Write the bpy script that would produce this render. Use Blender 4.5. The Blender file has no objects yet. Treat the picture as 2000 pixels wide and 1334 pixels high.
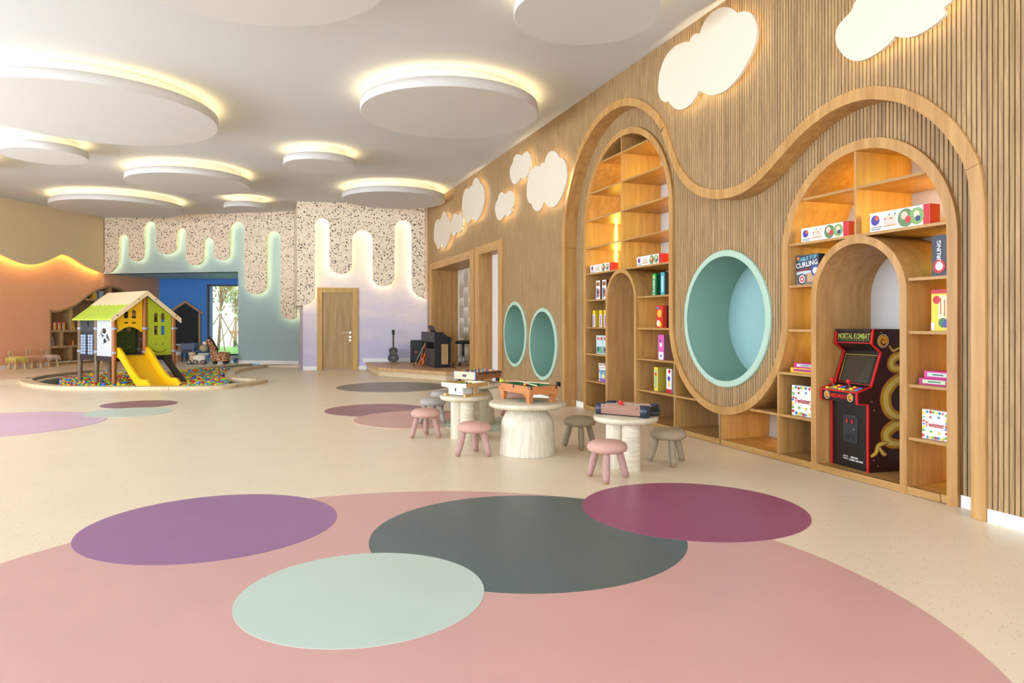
import bpy, bmesh, math, random
from mathutils import Vector, Matrix
random.seed(7)
PI = math.pi
sc = bpy.context.scene
COL = sc.collection

# ------------------------------------------------------------------ camera, world, lights, exposure
F, HZ, EYE = 1372.0, 630.0, 1.27            # focal length and horizon in the 2000x1334 frame, eye height
TH = math.atan(495 / 1372.0)                # the slatted wall runs 19.8 degrees left of the view axis
S_, C_ = math.sin(TH), math.cos(TH)
cam = bpy.data.cameras.new('camera')
cam.sensor_width = 36.0
cam.lens = F * 36.0 / 2000.0
cam.shift_y = -(667.0 - HZ) / 2000.0
cam.clip_start, cam.clip_end = 0.05, 200
camo = bpy.data.objects.new('camera', cam)
COL.objects.link(camo)
camo.location = (0, 0, EYE)
camo.rotation_euler = (PI / 2, 0, -TH)
sc.camera = camo

sc.view_settings.view_transform = 'Standard'
sc.view_settings.look = 'None'
sc.view_settings.gamma = 1.0
sc.view_settings.use_curve_mapping = False
sc.view_settings.exposure = 0.08
sc.cycles.max_bounces = 7
sc.cycles.diffuse_bounces = 4
sc.cycles.glossy_bounces = 3
sc.cycles.transmission_bounces = 3
sc.cycles.caustics_reflective = False
sc.cycles.caustics_refractive = False
sc.cycles.sample_clamp_indirect = 6.0

world = bpy.data.worlds.new('sky')
sc.world = world
world.use_nodes = True
world.node_tree.nodes['Background'].inputs[0].default_value = (0.86, 0.93, 1.0, 1)
world.node_tree.nodes['Background'].inputs[1].default_value = 3.6


def window_light(name, loc, rot, sx, sy, power, col=(0.76, 0.88, 1.0)):
    l = bpy.data.lights.new(name, 'AREA')
    l.shape = 'RECTANGLE'
    l.size, l.size_y = sx, sy
    l.energy = power
    l.color = col
    o = bpy.data.objects.new(name, l)
    COL.objects.link(o)
    o.location = loc
    o.rotation_euler = rot
    return o


# daylight through the glazed rear wall (behind the camera) and the glazed side wall
for wx0 in (-6.2, -2.6, 1.0):
    window_light('rear_window_daylight', (wx0 + 1.6, -4.85, 2.1), (PI / 2, 0, 0), 3.1, 3.6, 170)
for wy0 in (-3.6, 0.9, 5.4, 9.9):
    window_light('side_window_daylight', (-9.9, wy0 + 2.0, 2.1), (PI / 2, 0, -PI / 2), 3.9, 3.6, 110 if wy0 < 3 else 470)


# ------------------------------------------------------------------ pixel -> place helpers
def ray(px, py):
    a, b = (px - 1000) / F, (HZ - py) / F
    return Vector((a * C_ + S_, C_ - a * S_, b))


def on_z(px, py, z=0.0):
    r = ray(px, py)
    t = (z - EYE) / r.z
    return Vector((r.x * t, r.y * t, z))


def on_x(px, py, X):
    r = ray(px, py)
    t = X / r.x
    return (r.y * t, EYE + r.z * t)           # (Y, z)


def LD(l, d, z=0.0):
    """camera lateral / depth to room coordinates"""
    return Vector((l * C_ + d * S_, d * C_ - l * S_, z))


class Plane:
    """a vertical wall plane: s runs from a to b"""
    def __init__(s, a, b):
        s.a = Vector((a[0], a[1], 0))
        d = Vector((b[0] - a[0], b[1] - a[1], 0))
        s.len = d.length
        s.d = d.normalized()
        s.n = Vector((s.d.y, -s.d.x, 0))
        if s.n.dot(s.a) > 0:
            s.n = -s.n                         # towards the camera

    def sz(s, px, py):
        r = ray(px, py)
        t = s.a.dot(s.n) / Vector((r.x, r.y, 0)).dot(s.n)
        p = Vector((r.x * t, r.y * t, 0))
        return ((p - s.a).dot(s.d), EYE + r.z * t)

    def pt(s, u, z, off=0.0):
        p = s.a + s.d * u + s.n * off
        return Vector((p.x, p.y, z))


# ------------------------------------------------------------------ materials
MATS = {}


def srgb(c):
    return tuple((x / 12.92 if x <= 0.04045 else ((x + 0.055) / 1.055) ** 2.4) for x in [v / 255.0 for v in c])


def newmat(name):
    m = bpy.data.materials.new(name)
    m.use_nodes = True
    nt = m.node_tree
    return m, nt, nt.nodes['Principled BSDF']


def plain(name, rgb, rough=0.5, metal=0.0, spec=0.5, vary=0.0, vscale=3.0, bump=0.0, bscale=60.0, coat=0.0):
    if name in MATS:
        return MATS[name]
    m, nt, b = newmat(name)
    c = srgb(rgb)
    b.inputs['Base Color'].default_value = (*c, 1)
    b.inputs['Roughness'].default_value = rough
    b.inputs['Metallic'].default_value = metal
    b.inputs['Specular IOR Level'].default_value = spec
    b.inputs['Coat Weight'].default_value = coat
    N = nt.nodes.new
    if vary or bump:
        tc = N('ShaderNodeTexCoord')
    if vary:
        no = N('ShaderNodeTexNoise')
        no.inputs['Scale'].default_value = vscale
        no.inputs['Detail'].default_value = 4
        mx = N('ShaderNodeMix')
        mx.data_type = 'RGBA'
        nt.links.new(tc.outputs['Object'], no.inputs['Vector'])
        nt.links.new(no.outputs['Fac'], mx.inputs['Factor'])
        mx.inputs['A'].default_value = (*[v * (1 - vary) for v in c], 1)
        mx.inputs['B'].default_value = (*[min(1, v * (1 + vary)) for v in c], 1)
        nt.links.new(mx.outputs['Result'], b.inputs['Base Color'])
    if bump:
        n2 = N('ShaderNodeTexNoise')
        n2.inputs['Scale'].default_value = bscale
        n2.inputs['Detail'].default_value = 2
        bp = N('ShaderNodeBump')
        bp.inputs['Strength'].default_value = bump
        bp.inputs['Distance'].default_value = 0.01
        nt.links.new(tc.outputs['Object'], n2.inputs['Vector'])
        nt.links.new(n2.outputs['Fac'], bp.inputs['Height'])
        nt.links.new(bp.outputs['Normal'], b.inputs['Normal'])
    MATS[name] = m
    return m


def emit(name, rgb, strength):
    if name in MATS:
        return MATS[name]
    m = bpy.data.materials.new(name)
    m.use_nodes = True
    nt = m.node_tree
    nt.nodes.clear()
    e = nt.nodes.new('ShaderNodeEmission')
    o = nt.nodes.new('ShaderNodeOutputMaterial')
    e.inputs[0].default_value = (*srgb(rgb), 1)
    e.inputs[1].default_value = strength
    nt.links.new(e.outputs[0], o.inputs[0])
    MATS[name] = m
    return m


def wood(name, c1, c2, scale=(30, 30, 1.6), rough=0.45, contrast=(0.3, 0.7), bump=0.05, per_object=0.0):
    if name in MATS:
        return MATS[name]
    m, nt, b = newmat(name)
    N, L = nt.nodes.new, nt.links.new
    tc, mp, no, ramp = N('ShaderNodeTexCoord'), N('ShaderNodeMapping'), N('ShaderNodeTexNoise'), N('ShaderNodeValToRGB')
    mp.inputs['Scale'].default_value = scale
    L(tc.outputs['Object'], mp.inputs['Vector'])
    no.inputs['Scale'].default_value = 1.0
    no.inputs['Detail'].default_value = 6
    no.inputs['Roughness'].default_value = 0.6
    no.inputs['Distortion'].default_value = 0.4
    L(mp.outputs['Vector'], no.inputs['Vector'])
    ramp.color_ramp.elements[0].position, ramp.color_ramp.elements[1].position = contrast
    ramp.color_ramp.elements[0].color = (*srgb(c1), 1)
    ramp.color_ramp.elements[1].color = (*srgb(c2), 1)
    L(no.outputs['Fac'], ramp.inputs['Fac'])
    out = ramp.outputs['Color']
    if per_object:
        oi, mm, mx = N('ShaderNodeObjectInfo'), N('ShaderNodeMapRange'), N('ShaderNodeMix')
        mm.inputs['To Min'].default_value, mm.inputs['To Max'].default_value = 1 - per_object, 1 + per_object
        L(oi.outputs['Random'], mm.inputs['Value'])
        hs = N('ShaderNodeHueSaturation')
        L(mm.outputs['Result'], hs.inputs['Value'])
        L(out, hs.inputs['Color'])
        out = hs.outputs['Color']
        nt.nodes.remove(mx)
    L(out, b.inputs['Base Color'])
    b.inputs['Roughness'].default_value = rough
    if bump:
        bp = N('ShaderNodeBump')
        bp.inputs['Strength'].default_value = bump
        L(no.outputs['Fac'], bp.inputs['Height'])
        L(bp.outputs['Normal'], b.inputs['Normal'])
    MATS[name] = m
    return m


def speckled(name, rgb, speck, rough=0.35, scale=55.0, size=0.10, amount=0.55, cloud=0.06, coat=0.0):
    """vinyl floor: plain colour, soft clouding and small hard specks"""
    m, nt, b = newmat(name)
    N, L = nt.nodes.new, nt.links.new
    tc = N('ShaderNodeTexCoord')
    no = N('ShaderNodeTexNoise')
    no.inputs['Scale'].default_value = 2.2
    no.inputs['Detail'].default_value = 6
    L(tc.outputs['Object'], no.inputs['Vector'])
    c = srgb(rgb)
    mx = N('ShaderNodeMix'); mx.data_type = 'RGBA'
    mx.inputs['A'].default_value = (*[v * (1 - cloud) for v in c], 1)
    mx.inputs['B'].default_value = (*[min(1, v * (1 + cloud)) for v in c], 1)
    L(no.outputs['Fac'], mx.inputs['Factor'])
    vo = N('ShaderNodeTexVoronoi')
    vo.inputs['Scale'].default_value = scale
    L(tc.outputs['Object'], vo.inputs['Vector'])
    lt = N('ShaderNodeMath'); lt.operation = 'LESS_THAN'; lt.inputs[1].default_value = size
    L(vo.outputs['Distance'], lt.inputs[0])
    sep = N('ShaderNodeSeparateColor')
    L(vo.outputs['Color'], sep.inputs[0])
    g2 = N('ShaderNodeMath'); g2.operation = 'LESS_THAN'; g2.inputs[1].default_value = amount
    L(sep.outputs[0], g2.inputs[0])
    mu = N('ShaderNodeMath'); mu.operation = 'MULTIPLY'
    L(lt.outputs[0], mu.inputs[0]); L(g2.outputs[0], mu.inputs[1])
    m2 = N('ShaderNodeMix'); m2.data_type = 'RGBA'
    L(mu.outputs[0], m2.inputs['Factor'])
    L(mx.outputs['Result'], m2.inputs['A'])
    m2.inputs['B'].default_value = (*srgb(speck), 1)
    L(m2.outputs['Result'], b.inputs['Base Color'])
    n3 = N('ShaderNodeTexNoise')
    n3.inputs['Scale'].default_value = 1.3
    n3.inputs['Detail'].default_value = 5
    L(tc.outputs['Object'], n3.inputs['Vector'])
    mr = N('ShaderNodeMapRange')
    mr.inputs['To Min'].default_value, mr.inputs['To Max'].default_value = rough - 0.05, rough + 0.1
    L(n3.outputs['Fac'], mr.inputs['Value'])
    L(mr.outputs['Result'], b.inputs['Roughness'])
    b.inputs['Coat Weight'].default_value = coat
    MATS[name] = m
    return m


def terrazzo(name):
    m, nt, b = newmat(name)
    N, L = nt.nodes.new, nt.links.new
    tc = N('ShaderNodeTexCoord')
    wob = N('ShaderNodeTexNoise'); wob.inputs['Scale'].default_value = 14
    L(tc.outputs['Object'], wob.inputs['Vector'])
    ad = N('ShaderNodeVectorMath'); ad.operation = 'MULTIPLY_ADD'
    ad.inputs[1].default_value = (0.04, 0.04, 0.04)
    L(wob.outputs['Color'], ad.inputs[0]); L(tc.outputs['Object'], ad.inputs[2])
    base = (*srgb((246, 228, 204)), 1)
    prev = None
    for sc_, sz, am, col in ((15.0, 0.29, 0.62, (74, 54, 50)), (24.0, 0.29, 0.55, (56, 44, 46)), (19.0, 0.25, 0.35, (180, 136, 108))):
        vo = N('ShaderNodeTexVoronoi'); vo.inputs['Scale'].default_value = sc_
        L(ad.outputs[0], vo.inputs['Vector'])
        lt = N('ShaderNodeMath'); lt.operation = 'LESS_THAN'; lt.inputs[1].default_value = sz
        L(vo.outputs['Distance'], lt.inputs[0])
        sep = N('ShaderNodeSeparateColor'); L(vo.outputs['Color'], sep.inputs[0])
        g2 = N('ShaderNodeMath'); g2.operation = 'LESS_THAN'; g2.inputs[1].default_value = am
        L(sep.outputs[0], g2.inputs[0])
        mu = N('ShaderNodeMath'); mu.operation = 'MULTIPLY'
        L(lt.outputs[0], mu.inputs[0]); L(g2.outputs[0], mu.inputs[1])
        mx = N('ShaderNodeMix'); mx.data_type = 'RGBA'
        L(mu.outputs[0], mx.inputs['Factor'])
        if prev is None:
            mx.inputs['A'].default_value = base
        else:
            L(prev, mx.inputs['A'])
        mx.inputs['B'].default_value = (*srgb(col), 1)
        prev = mx.outputs['Result']
    L(prev, b.inputs['Base Color'])
    b.inputs['Roughness'].default_value = 0.6
    MATS[name] = m
    return m


def mural(name, low, high, streak, z0, z1):
    """hand-painted wall: one hue fading into another upwards, with cloudy brush marks"""
    m, nt, b = newmat(name)
    N, L = nt.nodes.new, nt.links.new
    tc = N('ShaderNodeTexCoord')
    mp = N('ShaderNodeMapping'); mp.inputs['Scale'].default_value = (0.7, 0.7, 2.2)
    L(tc.outputs['Object'], mp.inputs['Vector'])
    no = N('ShaderNodeTexNoise')
    no.inputs['Scale'].default_value = 1.1; no.inputs['Detail'].default_value = 8; no.inputs['Roughness'].default_value = 0.62
    no.inputs['Distortion'].default_value = 0.8
    L(mp.outputs['Vector'], no.inputs['Vector'])
    sx = N('ShaderNodeSeparateXYZ'); L(tc.outputs['Object'], sx.inputs[0])
    mr = N('ShaderNodeMapRange'); mr.inputs['From Min'].default_value = z0; mr.inputs['From Max'].default_value = z1
    L(sx.outputs['Z'], mr.inputs['Value'])
    ad = N('ShaderNodeMath'); ad.operation = 'MULTIPLY_ADD'; ad.inputs[1].default_value = 1.1
    L(no.outputs['Fac'], ad.inputs[0]); 
    sb = N('ShaderNodeMath'); sb.operation = 'ADD'; sb.inputs[1].default_value = -0.55
    L(mr.outputs['Result'], sb.inputs[0]); L(sb.outputs[0], ad.inputs[2])
    rp = N('ShaderNodeValToRGB')
    e = rp.color_ramp.elements
    e[0].position, e[1].position = 0.05, 0.95
    e[0].color, e[1].color = (*srgb(low), 1), (*srgb(high), 1)
    k = e.new(0.45); k.color = (*srgb(streak), 1)
    L(ad.outputs[0], rp.inputs['Fac'])
    L(rp.outputs['Color'], b.inputs['Base Color'])
    b.inputs['Roughness'].default_value = 0.75
    MATS[name] = m
    return m


def spotted(name, base, spot, scale=28):
    m, nt, b = newmat(name)
    N, L = nt.nodes.new, nt.links.new
    tc = N('ShaderNodeTexCoord')
    vo = N('ShaderNodeTexVoronoi'); vo.feature = 'DISTANCE_TO_EDGE'; vo.inputs['Scale'].default_value = scale
    L(tc.outputs['Object'], vo.inputs['Vector'])
    rp = N('ShaderNodeValToRGB'); rp.color_ramp.interpolation = 'CONSTANT'
    rp.color_ramp.elements[0].color = (*srgb(base), 1)
    rp.color_ramp.elements[1].position = 0.09
    rp.color_ramp.elements[1].color = (*srgb(spot), 1)
    L(vo.outputs['Distance'], rp.inputs['Fac'])
    L(rp.outputs['Color'], b.inputs['Base Color'])
    b.inputs['Roughness'].default_value = 0.8
    MATS[name] = m
    return m


def glass(name, rgb=(235, 245, 245), alpha=0.12):
    m, nt, b = newmat(name)
    N, L = nt.nodes.new, nt.links.new
    tr = N('ShaderNodeBsdfTransparent'); gl = N('ShaderNodeBsdfGlossy'); mx = N('ShaderNodeMixShader')
    gl.inputs['Roughness'].default_value = 0.02
    tr.inputs[0].default_value = (*srgb(rgb), 1)
    mx.inputs[0].default_value = alpha
    L(tr.outputs[0], mx.inputs[1]); L(gl.outputs[0], mx.inputs[2])
    L(mx.outputs[0], nt.nodes['Material Output'].inputs[0])
    MATS[name] = m
    return m


OAK = wood('oak', (164, 118, 62), (198, 152, 92), (14, 14, 1.2), 0.42)
OAK_D = wood('oak_portal', (152, 108, 58), (188, 144, 86), (14, 14, 1.2), 0.45)
OAKH = wood('oak_shelf', (160, 116, 60), (194, 150, 90), (14, 1.2, 14), 0.42)
SLAT = wood('slat_oak', (134, 104, 70), (188, 154, 108), (60, 60, 3.0), 0.6, (0.25, 0.75), 0.1, 0.13)
BACKER = plain('slat_backer', (66, 50, 36), 0.8)
WHITE = plain('white_paint', (226, 222, 214), 0.7, vary=0.02)
CEIL = plain('ceiling_paint', (204, 204, 206), 0.85, vary=0.015, vscale=1.0)
CREAMP = plain('cream_panel', (232, 220, 200), 0.6)
BASEB = plain('baseboard_white', (236, 236, 234), 0.45)
BACKP = plain('shelf_back', (214, 212, 210), 0.6)
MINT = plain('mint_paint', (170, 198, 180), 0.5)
MINT_SHADE = plain('mint_shaded', (128, 164, 146), 0.55)  # same mint as the ring, with the niche's inner shade put into the colour
BLACK = plain('black_plastic', (24, 24, 26), 0.4)
DARK = plain('dark_metal', (44, 46, 50), 0.45, metal=0.3)
CHROME = plain('chrome', (210, 210, 212), 0.2, metal=1.0)
FLOORM = speckled('floor_vinyl', (232, 215, 188), (120, 98, 76), 0.32, 52, 0.15, 0.5, 0.05)
ORANGE = plain('orange_wall', (246, 180, 138), 0.75, vary=0.03, vscale=1.2)
BEIGE = plain('beige_panel', (228, 206, 168), 0.7, vary=0.02)
TEAL = plain('teal_wall', (162, 186, 188), 0.7, vary=0.02, vscale=1.0)
BLUE = plain('blue_wall', (64, 140, 226), 0.6, vary=0.06, vscale=1.0)
BLUES = plain('pale_blue_soffit', (170, 215, 240), 0.6)
TERR = terrazzo('terrazzo')
LILAC = mural('lilac_mural', (200, 194, 222), (246, 232, 220), (222, 212, 224), 0.2, 2.7)
LED_C = emit('led_ceiling', (255, 228, 165), 19)
LED_W = emit('led_wall', (255, 236, 196), 25)
LED_T = emit('led_mint', (255, 242, 192), 27)
LED_O = emit('led_mountain', (255, 206, 110), 90)
LED_S2 = emit('led_shelf_bright', (255, 224, 84), 135)
LED_S = emit('led_shelf', (255, 226, 84), 70)
CURBM = wood('curb_oak', (196, 170, 132), (224, 202, 166), (6, 6, 6), 0.5)


# ------------------------------------------------------------------ mesh builder
class MB:
    def __init__(s, mat=None):
        s.v, s.f, s.fm, s.fs, s.mats, s.cur, s.M = [], [], [], [], [], 0, None
        if mat is not None:
            s.use(mat)

    def use(s, mat):
        if mat not in s.mats:
            s.mats.append(mat)
        s.cur = s.mats.index(mat)
        return s

    def add(s, verts, faces, smooth=False):
        o = len(s.v)
        if s.M is not None:
            verts = [s.M @ Vector(p) for p in verts]
        s.v.extend([tuple(p) for p in verts])
        s.f.extend([tuple(i + o for i in f) for f in faces])
        s.fm.extend([s.cur] * len(faces))
        s.fs.extend([smooth] * len(faces))
        return s

    def box(s, x0, x1, y0, y1, z0, z1):
        v = [(x0, y0, z0), (x1, y0, z0), (x1, y1, z0), (x0, y1, z0), (x0, y0, z1), (x1, y0, z1), (x1, y1, z1), (x0, y1, z1)]
        return s.add(v, [(0, 3, 2, 1), (4, 5, 6, 7), (0, 1, 5, 4), (1, 2, 6, 5), (2, 3, 7, 6), (3, 0, 4, 7)])

    def rbox(s, x0, x1, y0, y1, z0, z1, r, n=4, axis='z'):
        """box with rounded vertical edges"""
        pts = []
        if axis == 'z':
            a0, a1, b0, b1, c0, c1 = x0, x1, y0, y1, z0, z1
        elif axis == 'y':
            a0, a1, b0, b1, c0, c1 = x0, x1, z0, z1, y0, y1
        else:
            a0, a1, b0, b1, c0, c1 = y0, y1, z0, z1, x0, x1
        for (ca, cb, st) in ((a1 - r, b1 - r, 0), (a0 + r, b1 - r, 1), (a0 + r, b0 + r, 2), (a1 - r, b0 + r, 3)):
            for k in range(n + 1):
                t = (st + k / n) * PI / 2
                pts.append((ca + r * math.cos(t), cb + r * math.sin(t)))
        mp = {'z': lambda a, b, c: (a, b, c), 'y': lambda a, b, c: (a, c, b), 'x': lambda a, b, c: (c, a, b)}[axis]
        m = len(pts)
        v = [mp(a, b, c0) for a, b in pts] + [mp(a, b, c1) for a, b in pts]
        f = [tuple(range(m))[::-1], tuple(range(m, 2 * m))]
        s.add(v, f)
        o = len(s.v) - 2 * m
        for i in range(m):
            j = (i + 1) % m
            s.f.append((o + i, o + j, o + m + j, o + m + i)); s.fm.append(s.cur); s.fs.append(True)
        return s

    def prism(s, pts, vec, smooth=False):
        m = len(pts)
        pts = [Vector(p) for p in pts]
        vec = Vector(vec)
        v = pts + [p + vec for p in pts]
        f = [tuple(range(m))[::-1], tuple(range(m, 2 * m))]
        s.add(v, f)
        o = len(s.v) - 2 * m
        for i in range(m):
            j = (i + 1) % m
            s.f.append((o + i, o + j, o + m + j, o + m + i)); s.fm.append(s.cur); s.fs.append(smooth)
        return s

    def ribbon(s, A, B, smooth=True, closed=False):
        """quads between two equal polylines"""
        m = len(A)
        v = list(A) + list(B)
        f = [(i, (i + 1) % m, m + (i + 1) % m, m + i) for i in range(m if closed else m - 1)]
        return s.add(v, f, smooth)

    def cyl(s, p0, p1, r0, r1=None, n=16, caps=True, smooth=True):
        r1 = r0 if r1 is None else r1
        p0, p1 = Vector(p0), Vector(p1)
        d = (p1 - p0).normalized()
        u = d.orthogonal().normalized()
        w = d.cross(u)
        ring = lambda p, r: [p + (u * math.cos(2 * PI * k / n) + w * math.sin(2 * PI * k / n)) * r for k in range(n)]
        v = ring(p0, r0) + ring(p1, r1)
        s.add(v, [(k, (k + 1) % n, n + (k + 1) % n, n + k) for k in range(n)], smooth)
        if caps:
            s.add(ring(p0, r0), [tuple(range(n))[::-1]])
            s.add(ring(p1, r1), [tuple(range(n))])
        return s

    def lathe(s, prof, n=32, c=(0, 0, 0), smooth=True, sx=1.0, sy=1.0):
        v, f = [], []
        m = len(prof)
        for k in range(n):
            t = 2 * PI * k / n
            for r, z in prof:
                v.append((c[0] + r * math.cos(t) * sx, c[1] + r * math.sin(t) * sy, c[2] + z))
        for k in range(n):
            k2 = (k + 1) % n
            for i in range(m - 1):
                f.append((k * m + i, k2 * m + i, k2 * m + i + 1, k * m + i + 1))
        return s.add(v, f, smooth)

    def ball(s, c, r, sx=1, sy=1, sz=1, n=16, m=10):
        prof = [(max(1e-4, r * math.sin(PI * i / m)), -r * math.cos(PI * i / m) * sz) for i in range(m + 1)]
        return s.lathe(prof, n, c, True, sx, sy)

    def tube(s, path, r, n=8, closed=False, caps=True):
        path = [Vector(p) for p in path]
        m = len(path)
        rr = r if isinstance(r, (list, tuple)) else [r] * m
        v = []
        up = None
        for i, p in enumerate(path):
            a = path[(i - 1) % m] if (closed or i > 0) else p
            b = path[(i + 1) % m] if (closed or i < m - 1) else p
            d = (b - a).normalized()
            if up is None:
                up = d.orthogonal().normalized()
            up = (up - d * up.dot(d)).normalized()
            w = d.cross(up)
            v += [p + (up * math.cos(2 * PI * k / n) + w * math.sin(2 * PI * k / n)) * rr[i] for k in range(n)]
        f = []
        for i in range(m if closed else m - 1):
            j = (i + 1) % m
            f += [(i * n + k, i * n + (k + 1) % n, j * n + (k + 1) % n, j * n + k) for k in range(n)]
        s.add(v, f, True)
        if caps and not closed:
            o = len(s.v) - len(v)
            s.f.append(tuple(o + k for k in range(n))[::-1]); s.fm.append(s.cur); s.fs.append(False)
            s.f.append(tuple(o + (m - 1) * n + k for k in range(n))); s.fm.append(s.cur); s.fs.append(False)
        return s

    def build(s, name, parent=None, loc=None, rotz=None, label=None, bevel=0.0, kind=None, smooth_angle=None):
        me = bpy.data.meshes.new(name)
        me.from_pydata(s.v, [], s.f)
        for m in s.mats:
            me.materials.append(m)
        me.polygons.foreach_set('material_index', s.fm)
        me.polygons.foreach_set('use_smooth', s.fs)
        bm = bmesh.new(); bm.from_mesh(me)
        bmesh.ops.recalc_face_normals(bm, faces=bm.faces)
        bm.to_mesh(me); bm.free()
        me.update()
        o = bpy.data.objects.new(name, me)
        COL.objects.link(o)
        if parent is not None:
            o.parent = parent
        if loc is not None:
            o.location = loc
        if rotz is not None:
            o.rotation_euler = (0, 0, rotz)
        if label:
            o['label'] = label
        if kind:
            o['kind'] = kind
        if bevel:
            md = o.modifiers.new('bevel', 'BEVEL')
            md.width = bevel; md.segments = 2; md.limit_method = 'ANGLE'; md.angle_limit = math.radians(40)
        return o


def thing(name, label, cat, loc=(0, 0, 0), rotz=0.0, group=None, kind=None):
    o = bpy.data.objects.new(name, None)
    COL.objects.link(o)
    o.empty_display_size = 0.1
    o.location = loc
    o.rotation_euler = (0, 0, rotz)
    return tag(o, label, cat, group, kind)


def tag(o, label, cat, group=None, kind=None):
    o['label'] = label
    if cat:
        o['category'] = cat
    if group:
        o['group'] = group
    if kind:
        o['kind'] = kind
    return o


def struct(o, label=None):
    o['kind'] = 'structure'
    if label:
        o['label'] = label
    return o


def dup(root, loc, rotz, label, group=None):
    r = root.copy(); COL.objects.link(r)
    r.location = loc; r.rotation_euler = (0, 0, rotz)
    r['label'] = label
    if group:
        r['group'] = group
    for ch in root.children:
        c = ch.copy(); COL.objects.link(c); c.parent = r
        for g in ch.children:
            e = g.copy(); COL.objects.link(e); e.parent = c
    return r


def catmull(P, n=8, closed=False):
    out = []
    m = len(P)
    for i in range(m if closed else m - 1):
        p0 = P[(i - 1) % m] if (closed or i > 0) else P[0]
        p1, p2 = P[i], P[(i + 1) % m]
        p3 = P[(i + 2) % m] if (closed or i < m - 2) else P[-1]
        for k in range(n):
            t = k / n
            out.append(tuple(0.5 * ((2 * b) + (-a + c) * t + (2 * a - 5 * b + 4 * c - d) * t * t + (-a + 3 * b - 3 * c + d) * t ** 3)
                             for a, b, c, d in zip(p0, p1, p2, p3)))
    if not closed:
        out.append(tuple(P[-1]))
    return out


def offset2(P, w, closed=False):
    """offset a 2D polyline to its left by w"""
    m = len(P)
    out = []
    for i, p in enumerate(P):
        a = P[(i - 1) % m] if (closed or i > 0) else p
        b = P[(i + 1) % m] if (closed or i < m - 1) else p
        dx, dy = b[0] - a[0], b[1] - a[1]
        l = math.hypot(dx, dy) or 1
        out.append((p[0] - dy / l * w, p[1] + dx / l * w))
    return out


def arc(cy, cz, r, a0, a1, n=24):
    return [(cy + r * math.cos(math.radians(a0 + (a1 - a0) * k / n)), cz + r * math.sin(math.radians(a0 + (a1 - a0) * k / n))) for k in range(n + 1)]


def text_into(mb, txt, mat, M, size, bold=0.0, shear=0.0, sx=1.0, align='CENTER', depth=0.0):
    """flat lettering: x right, y up in M's frame"""
    cu = bpy.data.curves.new('t', 'FONT')
    cu.body = txt
    cu.size = size
    cu.align_x = align
    cu.align_y = 'CENTER'
    cu.offset = bold
    cu.shear = shear
    cu.resolution_u = 2
    cu.extrude = depth
    o = bpy.data.objects.new('t', cu)
    COL.objects.link(o)
    dg = bpy.context.evaluated_depsgraph_get()
    me = o.evaluated_get(dg).to_mesh()
    vs = [M @ Vector((v.co.x * sx, v.co.y, v.co.z)) for v in me.vertices]
    fs = [tuple(p.vertices) for p in me.polygons]
    o.evaluated_get(dg).to_mesh_clear()
    bpy.data.objects.remove(o)
    bpy.data.curves.remove(cu)
    mb.use(mat)
    keep, mb.M = mb.M, None
    mb.add(vs, fs)
    mb.M = keep


# ================================================================== THE SHELL
CZ = 4.475                                  # ceiling height
WX = 4.37                                   # face of the slatted wall
ZP = 0.06                                   # raised floor around the ball pit
PA = Plane((4.37, 18.83), (0.954, 19.38))   # terrazzo face of the door wall
PB = Plane((1.01, 21.08), (-4.44, 24.40))   # terrazzo face of the far wall
PC = Plane((-4.44, 24.40), (-6.20, 21.30))  # beige upper face of the left wall (s runs towards the camera)

# ---- ball pit outline (edge of the hole, at the level of the raised floor)
front_px = [(61, 741), (73.5, 746), (117.6, 752), (189, 753.6), (294, 753.6), (420, 752.3), (445, 749.6), (477, 746), (497, 742.6), (501, 740.8), (494, 739.6),
            (470, 738.4), (448, 736.6), (439, 731.4), (442, 726.5), (455, 720.9), (485, 715.9), (508, 713)]
back_px = [(508, 709.5), (470, 712.2), (435, 715.4), (390, 717.8), (341, 718.6), (260, 720.9), (189, 723), (151, 726.5), (97, 732.4), (66, 738.6)]
front_xy = [tuple(on_z(x, y, ZP))[:2] for x, y in front_px]
back_xy = [tuple(on_z(x, y, ZP))[:2] for x, y in back_px]
front_c = catmull(front_xy, 6)
back_c = catmull(back_xy, 4)
pit = front_c + back_c

def filled(name, outer, hole, z, mat):
    bm = bmesh.new()
    es = []
    for loop in (outer, hole):
        if not loop:
            continue
        vs = [bm.verts.new((p[0], p[1], z)) for p in loop]
        es += [bm.edges.new((vs[i], vs[(i + 1) % len(vs)])) for i in range(len(vs))]
    bmesh.ops.triangle_fill(bm, edges=es, use_beauty=True)
    for f in bm.faces:
        if f.normal.z < 0:
            f.normal_flip()
    me = bpy.data.meshes.new(name)
    bm.to_mesh(me); bm.free()
    me.materials.append(mat)
    o = bpy.data.objects.new(name, me)
    COL.objects.link(o)
    return o

floor = struct(filled('floor', [(-10.4, -5.2), (5.6, -5.2), (5.6, 29), (-10.4, 29)], pit, 0.0, FLOORM),
               'cream speckled vinyl floor with coloured circles laid into it')

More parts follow.
